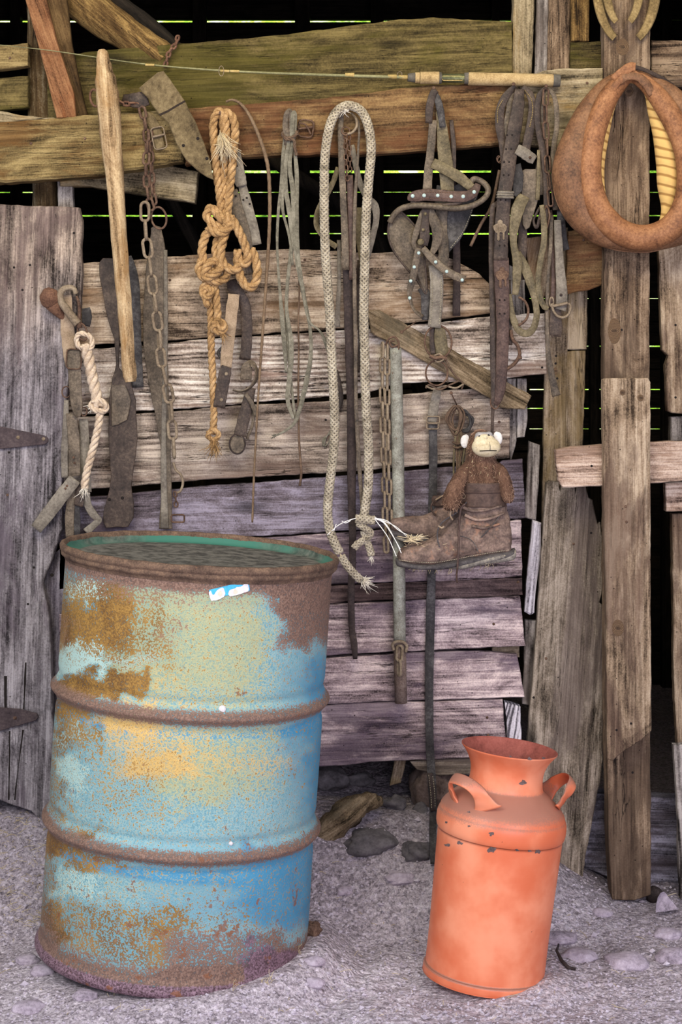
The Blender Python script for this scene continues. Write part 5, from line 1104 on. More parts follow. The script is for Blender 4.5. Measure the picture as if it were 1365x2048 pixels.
mb = MB(); tip(mb, 724, 1160, 104, 1, .55, .5, .019, 80, 9); tip(mb, 743, 1110, 84, .1, 1, .4, .012, 26, 10); tip(mb, 690, 218, 102, .1, 1, .7, .012, 20, 11); mb.build('frayed_end', M['rope_white'], t)
mb = MB()
for q in ([(655, 1070, 112), (678, 1050, 108), (700, 1040, 106), (716, 1036, 104)], [(684, 1042, 110), (692, 1046, 108), (702, 1041, 106)], [(668, 1062, 112), (673, 1048, 112)], [(750, 1036, 106), (775, 1042, 116), (800, 1062, 140), (830, 1076, 160)], [(750, 1037, 106), (768, 1046, 116), (785, 1070, 150), (801, 1098, 180)], [(750, 1036, 106), (772, 1048, 118), (792, 1082, 150), (803, 1106, 180)], [(750, 1038, 106), (775, 1072, 130), (788, 1100, 160), (793, 1112, 180)], [(750, 1035, 106), (790, 1052, 124), (815, 1074, 150)]):
    mb.add(tube(DD(smooth(q, 8)), L(.9), 5))
tag(mb.build('white_thread', M['thread'], None), 'thin white threads strung from the rope knot to the boot toes', 'thread')
mb = MB(); c_ = D(822, 1078, 160); rr = random.Random(3)
for _ in range(46):
    a = rr.uniform(0, 2*math.pi); l = rr.uniform(.008, .026); s_ = c_+Vector((rr.uniform(-.008, .014), rr.uniform(-.004, .004), rr.uniform(-.006, .006))); mb.add(tube([s_, s_+Vector((math.cos(a)*l*.6, -.004, math.sin(a)*l*.3)), s_+Vector((math.cos(a)*l*1.2, 0, math.sin(a)*l*.5))], .0009, 4))
tag(mb.build('cobweb_tuft', M['rope_fray'], None), 'pale fluffy tuft caught between the two boot toes', 'tuft')
# --- N: straps inside the braided rope loop
t = TH('strap_cluster', 'cluster of olive and grey straps inside the braided rope loop', 'straps', 700, 225, 80)
strap('strap', [(683, 226, 84, 9), (682, 260, 82, 12), (684, 330, 80, 13), (687, 400, 78, 13), (690, 470, 76, 14), (692, 540, 74, 14)], k, t)
strap('strap', [(700, 350, 72, 12), (703, 420, 72, 15), (705, 500, 70, 15), (706, 560, 68, 14)], M['leather_red'], t)
strap('strap', [(704, 226, 86, 4), (718, 248, 86, 5), (717, 300, 84, 5), (711, 400, 80, 7), (709, 500, 78, 7), (710, 600, 76, 8), (712, 700, 74, 8), (712, 780, 72, 7), (716, 880, 70, 8), (721, 960, 68, 8), (727, 1030, 68, 7)], k, t)
strap('strap', [(677, 335, 62, 10), (664, 370, 58, 11), (648, 400, 54, 12), (636, 425, 52, 13, 30), (634, 452, 52, 12, 30), (652, 478, 56, 10), (674, 494, 60, 12)], M['leather_olive'], t)
strap('strap', [(704, 290, 66, 10), (712, 330, 66, 12), (722, 370, 64, 12), (736, 396, 62, 14), (750, 412, 60, 16), (753, 440, 58, 13, 20), (744, 480, 56, 12), (736, 512, 54, 12)], g, t)
strap('strap', [(716, 415, 60, 16), (716, 460, 60, 14), (722, 510, 58, 9), (730, 570, 56, 6)], M['leather_olive'], t)
strap('strap', [(678, 480, 50, 8), (679, 560, 46, 8), (676, 620, 42, 10), (675, 654, 40, 11)], g, t)
strap('strap', [(720, 520, 48, 10), (718, 600, 44, 10), (722, 680, 42, 9), (716, 745, 42, 7)], M['leather_dk'], t)
T('hook', [(703, 226, 88), (712, 236, 90), (714, 252, 90), (706, 264, 90), (696, 268, 88)], 2.6, 'rust_lt', t)
ring('ring', 692, 262, 88, 8, 8, .0018, M['rust'], t)
chain([(691, 266, 86), (692, 300, 84), (693, 336, 82), (696, 362, 80)], .016, .011, .0016, M['rust'], t, 'c7', (10, 70))
chain([(698, 270, 84), (700, 310, 82), (701, 350, 80)], .016, .011, .0016, M['rust'], t, 'c7', (10, 70))
t = tag(strap('long_dark_strap', [(696, 470, 62, 22), (698, 600, 58, 21), (701, 700, 54, 20), (704, 800, 50, 20), (704, 900, 46, 18), (704, 1000, 42, 16), (706, 1100, 38, 14), (703, 1180, 34, 14), (704, 1250, 32, 13), (709, 1290, 30, 13), (711, 1318, 30, 9)], M['iron_dk'], None, .004), 'long dark brown strap hanging down between the braided rope strands', 'strap')
# --- O: pipe with chain
nail(804, 664, 62, 'bent nail above the grey pipe on the slanted board', dx=-28, dy=20, ln=30)
t = TH('hanging_pipe', 'grey painted iron pipe with worn paint hung on the planks', 'pipe', 793, 696, 42)
s = smooth([(791, 696, 44), (794, 800, 44), (797, 950, 44), (798, 1060, 42), (799, 1150, 40), (800, 1286, 38)], 8)
mk('tube', *tube(DD(s), L(12.2), 24), M['pipe'], t, 0, True)
mk('rusty_end', *tube(DD([(800, 1284, 38), (801, 1340, 38), (803, 1406, 38)]), [L(12.6), L(12.4), L(12.2)], 24), M['pipe_rust'], t, 0, True)
T('hanger_wire', [(772, 690, 50), (778, 678, 56), (790, 674, 60), (798, 686, 58), (797, 700, 54)], 2.2, 'rust', t)
T('hanger_wire', [(790, 682, 58), (780, 684, 60), (785, 694, 58), (796, 690, 56)], 2, 'rust', t)
t = TH('doubled_chain', 'thin rusty chain doubled back alongside the grey pipe', 'chain', 772, 690, 48)
for q, ph in (([(766, 686, 44), (765, 760, 42), (766, 860, 42), (769, 960, 42), (771, 1050, 42), (773, 1090, 42), (774, 1118, 42)], 0), ([(776, 690, 50), (775, 780, 48), (776, 880, 48), (779, 980, 48), (780, 1060, 46), (781, 1105, 44)], 1)):
    chain(q, .042, .0165, .0031, M['rust_lt'], t, 'c8', (80, 15), 10)
t = TH('pipe_chain', 'short rusty chain piece hooked round the lower pipe end', 'chain', 800, 1290, 56)
T('loop', [(788, 1300, 52), (786, 1290, 54), (792, 1284, 58), (806, 1284, 58), (814, 1292, 54), (812, 1304, 52)], 3.2, 'rust_lt', t)
chain([(800, 1292, 56), (799, 1320, 56), (799, 1345, 56), (801, 1368, 54)], .042, .020, .0034, M['rust_lt'], t, 'c9', (10, 70))
# --- Q: long buckled strap down to the floor
gp = [G(861, 1700), G(866, 1732)]
t = TH('long_buckled_strap', 'long dark strap with buckle hanging behind the boots to the ground', 'strap', 868, 780, 20)
strap('upper_strap', [(876, 776, 24, 17), (871, 800, 24, 18), (866, 830, 22, 19), (864, 844, 22, 19)], g, t)
strap('main_strap', [(866, 846, 20, 17), (867, 900, 18, 17), (866, 1000, 16, 17), (864, 1130, 14, 17), (861, 1250, 14, 18), (859, 1370, 14, 17), (860, 1480, 16, 16), (864, 1560, 20, 17), (867, 1620, 28, 15), (866, 1670, (W0-gp[0].y)*1000+6, 14), (868, 1728, (W0-gp[1].y)*1000+6, 13)], M['leather_black'], t)
strap('tip_flap', [(861, 1546, 26, 10), (865, 1580, 32, 13), (867, 1622, 38, 11)], M['iron_dk'], t, .004)
stitches('stitching', [(858, 1550, 32), (862, 1585, 38), (864, 1618, 44)], M['stitch'], t); stitches('stitching', [(866, 1552, 32), (870, 1585, 38), (871, 1618, 44)], M['stitch'], t)
mk('buckle', *rrect(867, 840, 27, 26, 14, .0018), M['rust_lt'], t, 0, True); mk('buckle', *rrect(866, 852, 27, 24, 12, .0018), M['rust_lt'], t, 0, True)
tag(strap('black_strap', [(914, 460, 26, 14), (914, 540, 22, 15), (914, 632, 20, 15)], M['iron_dk'], None), 'flat dark strap on the top plank right of the bridle', 'strap')
# --- P: blinder bridle
nail(868, 176, 92, 'nail on the beam carrying the blinder bridle')
t = TH('blinder_bridle', 'old leather driving bridle with studded browband and two blinders', 'bridle', 868, 182, 86)
Lk_, Lg, Ld, Lb, Lr = M['leather'], M['leather_grey'], M['leather_dk'], M['leather_black'], M['leather_red']
strap('crown_strap', [(858, 246, 84, 14), (860, 215, 88, 16), (866, 188, 90, 14), (873, 180, 90, 12)], Ld, t, .004)
strap('crown_strap', [(868, 184, 86, 12), (876, 200, 88, 14), (882, 224, 86, 14), (886, 255, 82, 12)], Lb, t, .004)
strap('cheek_strap', [(867, 240, 80, 15), (863, 290, 80, 16), (858, 340, 82, 17), (855, 380, 84, 18)], Lk_, t)
strap('cheek_strap', [(878, 222, 76, 12), (884, 250, 76, 20), (889, 300, 74, 26), (893, 340, 72, 28), (896, 385, 70, 26)], M['leather_olive'], t)
strap('cheek_strap', [(903, 240, 66, 8), (908, 300, 64, 10), (906, 370, 62, 12)], Ld, t)
v_ = plate('blinder', [(874, 370), (900, 372), (925, 366), (945, 372), (957, 380), (955, 400), (945, 425), (936, 452), (922, 478), (905, 498), (892, 514), (880, 500), (872, 470), (868, 420)], 56, .005, Lb, t, 0, .0006, .0015)
stitches('stitching', [(880, 415, 62.5), (878, 460, 62.5), (882, 500, 62.5)], M['stitch'], t); stitches('stitching', [(892, 418, 62.5), (891, 460, 62.5), (893, 500, 62.5)], M['stitch'], t)
stitches('stitching', [(953, 392, 62.5), (941, 430, 62.5), (926, 465, 62.5), (900, 498, 62.5)], M['stitch'], t)
strap('bit_strap', [(884, 410, 64, 24), (884, 460, 64, 22), (888, 505, 64, 22), (884, 540, 66, 22)], Lk_, t)
# left blinder: a dished oval
rows = []; v = []; f = []; cx_, cy_ = 815, 492
ol = smooth([(786, 432, 0), (800, 424, 0), (818, 438, 0), (836, 462, 0), (847, 500, 0), (852, 545, 0), (853, 588, 0), (836, 562, 0), (812, 534, 0), (790, 505, 0), (778, 476, 0), (778, 450, 0)], 5, True)
for k_ in range(6):
    q = k_/5
    for p in ol: v.append(D(cx_+(p[0]-cx_)*q, cy_+(p[1]-cy_)*q, 62+10*(1-q*q)))
m = len(ol)
for k_ in range(5):
    for i in range(m): f.append((k_*m+i, k_*m+(i+1) % m, (k_+1)*m+(i+1) % m, (k_+1)*m+i))
mk('blinder', v, f, Lk_, t, 0, True)
mk('blinder_rim', *tube([D(p[0], p[1], 62) for p in ol], .0028, 8, True), Ld, t, 0, True)
strap('brace_strap', [(866, 326, 86, 20), (890, 338, 90, 21), (918, 354, 92, 22), (938, 370, 92, 18), (950, 382, 88, 14)], M['leather_olive'], t)
bb = [(824, 402, 92, 12), (826, 394, 94, 20), (850, 390, 98, 23), (880, 391, 100, 23), (910, 393, 100, 22), (935, 392, 98, 21), (950, 382, 94, 18), (957, 368, 90, 12)]
b_ = strap('browband', bb, Lr, t, .004)
for x, y in ((826, 392), (849, 391), (876, 391), (903, 393), (927, 393), (949, 384)): child(MB().add(dome(D(x, y, 101 if 840 < x < 940 else 97), .0046, .0026)).build('stud', M['stud'], None), t)
stitches('stitching', [(832, 385, 97), (870, 384, 102.5), (930, 386, 101)], M['rust_red'], t); stitches('stitching', [(832, 398, 97), (870, 397, 102.5), (930, 399, 101)], M['rust_red'], t)
T('rolled_strap', [(780, 445, 70), (790, 428, 76), (806, 416, 82), (832, 411, 90), (870, 413, 94), (910, 417, 94), (946, 411, 92), (970, 396, 88), (977, 380, 84), (968, 366, 80), (950, 358, 78), (942, 366, 78)], 6, 'leather', t)
T('rolled_strap', [(822, 404, 86), (850, 408, 90), (890, 410, 92), (925, 404, 92)], 4.5, 'leather_dk', t)
strap('face_drop', [(856, 414, 78, 16), (846, 432, 80, 16), (835, 460, 80, 13), (828, 484, 80, 10), (832, 500, 78, 8)], Lk_, t, .004)
strap('face_drop', [(858, 416, 82, 14), (868, 440, 82, 20), (876, 466, 80, 22), (872, 490, 78, 16), (864, 508, 76, 10)], Lk_, t, .004)
strap('face_drop', [(852, 416, 84, 16), (851, 440, 84, 14), (850, 470, 82, 20), (848, 492, 80, 16)], Ld, t)
for x, y, r in ((842, 484, .008), (847, 460, .004), (851, 428, .004)): MB().add(dome(D(x, y, 86), r, r*.6)).build('boss', M['leather_olive'], t)
strap('noseband', [(838, 496, 88, 13), (833, 520, 88, 14), (828, 548, 86, 14), (822, 572, 82, 13), (820, 592, 78, 10, 30), (828, 618, 74, 8, 50), (846, 634, 70, 10, 30)], Lk_, t)
strap('noseband', [(846, 496, 90, 12), (862, 514, 92, 15), (880, 532, 94, 16), (900, 546, 96, 16), (918, 555, 96, 16), (930, 560, 94, 15)], Lk_, t, .004)
for x, y in ((838, 506), (829, 534), (822, 562), (872, 524), (894, 543), (925, 560), (820, 596)): MB().add(dome(D(x, y, 99 if x > 860 else 90), .0040, .002)).build('stud', M['stud'], t)
strap('bit_strap', [(870, 530, 72, 26), (874, 560, 74, 26), (873, 610, 74, 26), (869, 655, 72, 25)], Lg, t, .004)
stitches('stitching', [(864, 545, 77), (865, 600, 77), (861, 650, 77)], M['stitch'], t); stitches('stitching', [(883, 545, 77), (883, 600, 77), (879, 650, 77)], M['stitch'], t)
strap('chin_strap', [(842, 575, 62, 16), (852, 590, 62, 20), (852, 620, 62, 18), (852, 640, 64, 14)], Lb, t)
strap('bit_strap', [(880, 655, 66, 20), (882, 680, 62, 24), (884, 705, 60, 24), (880, 716, 58, 20)], M['leather_olive'], t)
strap('bit_strap', [(866, 655, 60, 12), (866, 690, 56, 13), (868, 708, 56, 10)], Ld, t)
ring('bit_ring', 877, 684, 66, 27, 33, .0024, M['rust'], t, 2, 5)
ring('bit_ring', 874, 746, 58, 22, 25, .0022, M['rust'], t, 2, 0)
T('bit', [(860, 712, 64), (872, 716, 66), (884, 714, 66), (894, 718, 64)], 4, 'rust', t)
for i, q in enumerate(([(868, 712, 60), (880, 708, 66), (888, 718, 66), (876, 724, 62), (868, 716, 64)], [(890, 715, 60), (900, 735, 54), (912, 752, 48), (926, 766, 44), (924, 778, 42)], [(852, 772, 46), (868, 778, 50), (890, 772, 50), (912, 776, 48), (928, 768, 44)], [(852, 776, 44), (860, 770, 48), (880, 779, 52), (900, 770, 50), (918, 762, 46)], [(888, 722, 56), (894, 745, 54), (896, 765, 50)])):
    T('tie_wire', q, 2, 'cord_dark' if i % 2 else 'rust_lt', t)
# --- R: main harness bundle with plated belt
nail(1028, 168, 100, 'nail on the beam end holding the plated harness belt')
t = TH('plated_harness_belt', 'long brown leather harness belt with two keyhole plates and wrapped loop', 'harness', 1028, 175, 90)
strap('belt', [(1040, 178, 96, 18), (1037, 210, 96, 24), (1031, 250, 96, 27), (1022, 300, 96, 28), (1016, 345, 96, 28), (1010, 385, 96, 28), (1006, 430, 94, 28), (1003, 480, 92, 28), (1002, 520, 90, 28)], Ld, t, .005, 6, .3)
strap('belt', [(1003, 516, 88, 29), (1004, 560, 84, 29), (1006, 620, 78, 27), (1006, 680, 72, 25), (1004, 740, 66, 23), (1001, 780, 62, 20), (996, 802, 60, 14), (990, 808, 58, 8)], Lr, t, .005, 6, .3)
for i, (x, y) in enumerate(((1012, 384), (1011, 389), (1011, 394))): mk('wrap', *tube(DD([(x-16, y+1, 100), (x-15, y, 104), (x, y+.5, 106), (x+15, y+1, 104), (x+16, y+2, 100)]), L(2.6), 8), Lg, t, 0, True)
kp = [(-13, 0), (-14, -6), (-9, -10), (-5, -11), (-5, -16), (0, -19), (5, -16), (5, -11), (9, -10), (14, -5), (13, 1), (9, 7), (9, 20), (7, 22), (5, 20), (5, 8), (1, 6), (-1, 8), (-1, 22), (-3, 24), (-6, 22), (-6, 9), (-9, 7)]
for x, y, d_, m_ in ((1001, 458, 97, 'leather_olive'), (1005, 552, 89, 'rust')): plate('keyhole_plate', [(x+a, y+b) for a, b in kp], d_, .002, M[m_ if m_ == 'rust' else 'rust_lt'], t, 0, .0001, .0004)
for x, y, d_ in ((1020, 270, 99), (1018, 298, 99), (1014, 324, 99), (1013, 350, 99), (1007, 400, 98), (1005, 491, 95), (1005, 600, 84), (1005, 627, 81)):
    for dx in (-5, 5): MB().add(dome(D(x+dx, y, d_), .0022, .0005)).build('hole', M['hole'], t)
strap('loop_strap', [(1032, 172, 90, 10, 20), (1014, 190, 90, 14), (1002, 216, 88, 17), (1000, 250, 86, 18), (1006, 290, 84, 15), (1009, 330, 82, 13), (1006, 370, 80, 12)], Ld, t)
stitches('stitching', [(1006, 200, 94), (996, 220, 92), (996, 250, 90)], M['wrap_gold'], t, None, .004, .0009)
strap('loop_strap', [(1030, 172, 86, 10), (1022, 200, 86, 14), (1020, 230, 86, 18), (1014, 260, 84, 18), (1010, 310, 82, 12)], Lk_, t)
strap('loop_strap', [(1046, 174, 88, 10), (1060, 188, 88, 14), (1066, 215, 88, 16), (1062, 250, 86, 17), (1054, 290, 84, 17), (1050, 320, 82, 15)], Ld, t)
stitches('stitching', [(1050, 180, 93), (1064, 200, 92), (1066, 225, 92), (1060, 255, 90)], M['wrap_gold'], t, None, .004, .0009)
strap('tab', [(1034, 298, 100, 20), (1046, 304, 101, 22), (1060, 314, 100, 22), (1070, 320, 98, 18)], Lg, t, .004)
MB().add(dome(D(1061, 315, 103), .0035, .002)).build('rivet', M['rust'], t)
plate('flap', [(1042, 342), (1052, 338), (1075, 338), (1078, 360), (1077, 400), (1068, 430), (1060, 455), (1052, 460), (1046, 448), (1044, 400)], 74, .005, Lk_, t, 90, .001)
plate('flap', [(1028, 330), (1042, 326), (1048, 350), (1046, 380), (1034, 396), (1026, 388)], 84, .004, M['leather_black'], t, 90, .001)
strap('curved_strap', [(1050, 392, 88, 22), (1040, 410, 90, 26), (1031, 440, 90, 22), (1027, 475, 88, 15), (1030, 500, 86, 14), (1035, 525, 84, 18), (1034, 560, 80, 16), (1031, 590, 76, 12)], M['leather_olive'], t, .005)
strap('curved_strap', [(1036, 505, 76, 12), (1048, 530, 76, 18), (1060, 560, 76, 18), (1070, 595, 74, 14), (1074, 630, 72, 13, 20), (1068, 655, 70, 14, 20), (1056, 667, 68, 14), (1040, 662, 68, 14), (1028, 640, 70, 13), (1022, 610, 72, 10), (1020, 588, 72, 8)], M['leather_olive'], t, .004)
strap('curved_strap', [(1044, 430, 66, 18), (1046, 470, 64, 18), (1044, 520, 62, 18), (1046, 560, 60, 16)], Ld, t)
T('ring_half', [(1038, 594, 76), (1050, 602, 76), (1057, 618, 76), (1055, 635, 76), (1047, 645, 76), (1038, 651, 74)], 2.6, 'rust', t)
T('hook', [(1022, 660, 66), (1026, 678, 68), (1036, 692, 68), (1040, 708, 68), (1034, 722, 68), (1024, 732, 66), (1014, 738, 64)], 3.6, 'rust', t)
T('hook', [(1040, 712, 68), (1041, 718, 70)], 4, 'rust', t)
strap('side_strap', [(1018, 560, 64, 8), (1020, 620, 62, 9), (1020, 660, 60, 8), (1022, 690, 58, 7)], Ld, t)
ring('small_ring', 990, 806, 58, 8, 12, .002, M['rust'], t, 1, 10)
for x, y in ((1001, 320), (999, 318)): ring('small_ring', x-1, y, 80, 4, 6, .0012, M['rust'], t)
t = TH('dark_rein', 'narrow dark rein hanging just left of the plated harness belt', 'rein', 990, 415, 80)
strap('rein', [(1004, 400, 76, 9), (994, 408, 80, 10), (986, 418, 80, 10), (984, 480, 76, 12), (985, 560, 72, 12), (986, 640, 68, 11), (987, 720, 64, 12), (988, 790, 60, 11), (986, 822, 54, 7), (985, 870, 40, 6), (985, 900, 30, 6)], Ld, t)
strap('rein', [(992, 620, 66, 8), (994, 700, 62, 8), (992, 760, 60, 8), (990, 800, 58, 7)], Lk_, t)
T('stick_bit', [(1000, 340, 70), (984, 410, 60), (962, 450, 44), (942, 492, 30)], 3.2, 'cord_dark', t)
# --- S: second bundle with chain
nail(1093, 172, 104, 'nail over the rod butt holding the chain and thin harness straps')
t = TH('harness_bundle', 'bundle of thin harness straps with long link chain beside the collar', 'harness', 1093, 180, 90)
chain([(1093, 178, 96), (1091, 230, 94), (1094, 280, 90), (1096, 340, 86), (1102, 400, 82), (1104, 440, 80)], .044, .0165, .0024, M['rust'], t, 'c10', (12, 78))
strap('strap', [(1092, 176, 92, 8, 20), (1080, 190, 92, 11), (1075, 220, 90, 12), (1078, 262, 88, 12), (1088, 310, 84, 13), (1093, 360, 80, 13), (1094, 410, 76, 13), (1090, 450, 72, 12)], Ld, t)
strap('strap', [(1096, 176, 92, 8, 20), (1108, 190, 92, 9), (1114, 220, 90, 10), (1114, 255, 88, 10), (1108, 300, 84, 11), (1108, 360, 80, 12), (1112, 420, 76, 11)], Lk_, t)
strap('strap', [(1086, 180, 86, 10), (1088, 230, 84, 12), (1086, 290, 80, 13), (1080, 340, 76, 16), (1084, 390, 72, 16)], Lk_, t)
strap('strap', [(1078, 300, 90, 6), (1078, 350, 88, 7), (1076, 400, 84, 8)], M['leather_olive'], t)
strap('strap', [(1084, 410, 88, 9), (1088, 440, 86, 12), (1089, 480, 84, 12), (1082, 520, 82, 12), (1077, 560, 78, 11), (1080, 590, 76, 12), (1088, 612, 74, 11), (1097, 618, 72, 9)], M['leather_olive'], t)
strap('strap', [(1088, 410, 80, 6), (1082, 430, 78, 7), (1074, 455, 74, 6), (1068, 440, 72, 5), (1080, 415, 74, 5)], Ld, t)
strap('strap', [(1120, 350, 68, 14), (1122, 420, 66, 16), (1126, 470, 64, 16), (1134, 500, 60, 12)], Lb, t)
strap('grey_strap', [(1116, 440, 76, 14), (1118, 490, 74, 16), (1121, 540, 72, 18), (1124, 575, 72, 22), (1124, 605, 72, 23), (1122, 620, 72, 22)], Lg, t, .005)
MB().add(dome(D(1123, 590, 75), .0035, .002)).build('rivet', M['iron_dk'], t)
T('d_ring', [(1104, 607, 78), (1108, 622, 78), (1116, 632, 78), (1128, 635, 78), (1138, 628, 78), (1142, 614, 78), (1138, 606, 78)], 2.6, 'rust_lt', t)
T('d_ring_bar', [(1106, 612, 79), (1120, 610, 80), (1136, 606, 79)], 3, 'rust_lt', t); ring('small_ring', 1104, 604, 76, 4, 9, .002, M['rust_lt'], t)
strap('leather_tab', [(1112, 610, 66, 20), (1112, 635, 64, 24), (1112, 655, 62, 27), (1112, 668, 62, 24), (1112, 674, 62, 14)], Ld, t, .005)
strap('thin_strap', [(1104, 430, 70, 8), (1102, 490, 70, 8), (1098, 540, 70, 7), (1095, 600, 68, 7), (1095, 660, 64, 8), (1097, 705, 60, 10), (1103, 745, 56, 13), (1108, 770, 54, 15), (1114, 792, 52, 17)], Lk_, t)
strap('strap', [(1100, 420, 66, 10), (1104, 480, 64, 10), (1108, 560, 62, 10), (1104, 620, 60, 12)], Lr, t)
T('wire', [(1080, 440, 78), (1088, 425, 80), (1094, 412, 80), (1100, 430, 80), (1096, 450, 78), (1090, 470, 76)], 2, 'rust', t)
# --- U: coiled cord hank on its nail
nail(903, 786, 42, 'long bent nail holding the dark coiled cord', r=5, ln=40, dx=-14, dy=-30)
t = TH('cord_hank', 'dark hank of old cord coiled on the nail behind the stuffed monkey', 'cord', 915, 810, 24)
cd = M['cord_dark']
for i in range(9):
    a = i*.7; x0 = 912+4*math.cos(a*3); w_ = 10+7*abs(math.sin(a)); h_ = 26+8*math.cos(a*2)
    T('coil', [(x0, 812, 26+i*1.5), (x0-w_, 828+h_*.2, 24+i*1.5), (x0-w_*.8, 838+h_*.5, 24+i), (x0+2, 842+h_, 24+i), (x0+w_*.7, 838+h_*.4, 26+i), (x0+w_*.8, 826, 26+i)], 2.1, 'cord_dark', t, True)
for i in range(7):
    a = i*1.1; T('coil', [(918, 822, 22+i), (930+3*math.cos(a), 824+4*math.sin(a), 20+i), (944+4*math.sin(a), 838, 20+i), (938, 858+4*math.cos(a), 20+i), (924, 862, 22+i)], 1.9, 'leather_black', t)
for i in range(8):
    x0 = 908+i*3.2; T('strand', [(914+i, 860, 30), (x0+2, 890, 30-i), (x0+4*math.sin(i), 930, 30), (x0+1, 970, 28), (x0-2+3*math.cos(i*2), 1012, 28)], 2.1, 'cord_dark' if i % 3 else 'leather_olive', t)
T('binding', [(906, 884, 32), (916, 888, 37), (928, 884, 32), (926, 892, 26), (908, 892, 28), (914, 896, 36), (928, 892, 34)], 2.4, 'cord_dark', t)
# --- V: boots
def loftX(rows, n=20):
    s = smooth(rows, 6); secs = []
    for (px, yt, yb, hw, d_) in s:
        c_ = D(px, (yt+yb)/2, d_); h_ = L(yb-yt)/2; w2 = hw/1000; sec = []
        for k_ in range(n):
            a = 2*math.pi*k_/n; ca, sa = math.cos(a), math.sin(a); e = .82
            sec.append(c_+Vector((0, math.copysign(abs(ca)**e, ca)*w2, math.copysign(abs(sa)**(e if sa > 0 else .45), sa)*h_)))
        secs.append(sec)
    return loft(secs)
def loftZ(rows, n=22, e=.9):
    s = smooth(rows, 6); secs = []
    for (py, xl, xr, hw, d_) in s:
        c_ = D((xl+xr)/2, py, d_); w2 = L(xr-xl)/2; y2 = hw/1000; sec = []
        for k_ in range(n):
            a = 2*math.pi*k_/n; ca, sa = math.cos(a), math.sin(a)
            sec.append(c_+Vector((math.copysign(abs(ca)**e, ca)*w2, math.copysign(abs(sa)**e, sa)*y2, 0)))
        secs.append(sec[::-1])
    return loft(secs)
def fuse(name, parts, mat, parent, vox=.0024, sm_=3, disp=None):
    mb = MB()
    for p in parts: mb.add(p)
    o = mb.build(name, mat, parent, True)
    m = o.modifiers.new('r', 'REMESH'); m.mode = 'VOXEL'; m.voxel_size = vox; m.use_smooth_shade = True
    if sm_: m = o.modifiers.new('s', 'SMOOTH'); m.factor = .5; m.iterations = sm_
    if disp:
        tx = bpy.data.textures.new(name, 'CLOUDS'); tx.noise_scale = disp[0]; tx.noise_depth = 3; m = o.modifiers.new('d', 'DISPLACE'); m.texture = tx; m.strength = disp[1]; m.mid_level = .5
    return o
bd = 128
t = TH('work_boot', 'scuffed brown work boot in front, with the stuffed monkey sitting in it', 'boot', 930, 1110, bd)
foot = loftX([(796, 1108, 1118, 12, bd), (799, 1102, 1122, 24, bd), (810, 1094, 1124, 36, bd), (830, 1088, 1127, 44, bd), (852, 1083, 1128, 47, bd), (872, 1072, 1127, 45, bd), (888, 1056, 1125, 41, bd), (905, 1036, 1121, 37, bd), (925, 1020, 1117, 34, bd), (950, 1015, 1114, 32, bd), (980, 1020, 1110, 32, bd), (1005, 1026, 1107, 31, bd), (1018, 1040, 1104, 26, bd), (1023, 1056, 1100, 14, bd)])
shaft = loftZ([(1080, 880, 1022, 33, bd), (1060, 886, 1021, 33, bd), (1040, 900, 1018, 34, bd), (1022, 912, 1014, 35, bd), (1005, 917, 1011, 37, bd), (988, 919, 1008, 38, bd), (972, 921, 1005, 39, bd)], 24)
fuse('upper', [foot, shaft], M['boot'], t, .0022, 3, (.016, .0075))
# open collar of the shaft
def cuff(name, rows, mat, parent, th=.0022, n=40):
    s = smooth(rows, 4); v = []; f = []; secs = []
    for out_ in (0, 1):
        for (py, xl, xr, hw, d_) in (s if not out_ else s[::-1]):
            w2 = L(xr-xl)/2-out_*th; y2 = hw/1000-out_*th; c_ = D((xl+xr)/2, py, d_)
            for k_ in range(n):
                a = 2*math.pi*k_/n; ca, sa = math.cos(a), math.sin(a)
                v.append(c_+Vector((math.copysign(abs(ca)**.9, ca)*w2, math.copysign(abs(sa)**.9, sa)*y2, 0)))
    m = len(s)*2
    for i in range(m):
        j = (i+1) % m
        for k_ in range(n): l = (k_+1) % n; f.append((i*n+k_, j*n+k_, j*n+l, i*n+l))
    return mk(name, v, f, mat, parent, 0, True)
cuff('cuff', [(1012, 916, 1013, 38.5, bd), (1000, 917, 1011, 39, bd), (985, 918, 1009, 40, bd), (972, 920, 1007, 40.5, bd), (964, 921, 1006, 41, bd)], M['boot_shaft'], t)
cuff('cuff_band', [(984, 917, 1010, 41.2, bd), (974, 919, 1008, 41.8, bd), (965, 920, 1007, 42, bd)], M['boot_shaft'], t, .003)
stitches('stitching', [(924, 980, bd+42), (965, 982, bd+44), (1004, 979, bd+42)], M['boot_shaft'], t, None, .003, .0005)
tg = []
plate('lace_flap', [(873, 1078), (875, 1062), (884, 1048), (897, 1038), (912, 1030), (925, 1018), (934, 1030), (938, 1050), (932, 1075), (915, 1090), (892, 1098), (880, 1094)], bd+34, .006, M['boot_shaft'], t, 0, .0008, .002) if False else None
for q in ([(922, 1012, bd+40), (945, 1022, bd+39), (975, 1020, bd+38), (1004, 1012, bd+34)], [(930, 1030, bd+38), (955, 1040, bd+37), (985, 1036, bd+35), (1010, 1026, bd+31)], [(945, 1052, bd+36), (970, 1056, bd+35), (1000, 1048, bd+33)]): T('crease', q, (3.4, 2.2), 'boot', t)
T('flap_seam', [(934, 1004, bd+37), (918, 1022, bd+38), (900, 1034, bd+40), (884, 1046, bd+43), (876, 1062, bd+46), (876, 1080, bd+47), (880, 1094, bd+46)], 1.4, 'sole_edge', t)
T('heel_seam', [(962, 1075, bd+35), (975, 1062, bd+35), (990, 1045, bd+35), (1000, 1032, bd+35)], .8, 'sole_edge', t)
T('counter_seam', [(915, 1070, bd+40), (940, 1078, bd+38), (952, 1092, bd+37), (958, 1106, bd+36)], .8, 'sole_edge', t)
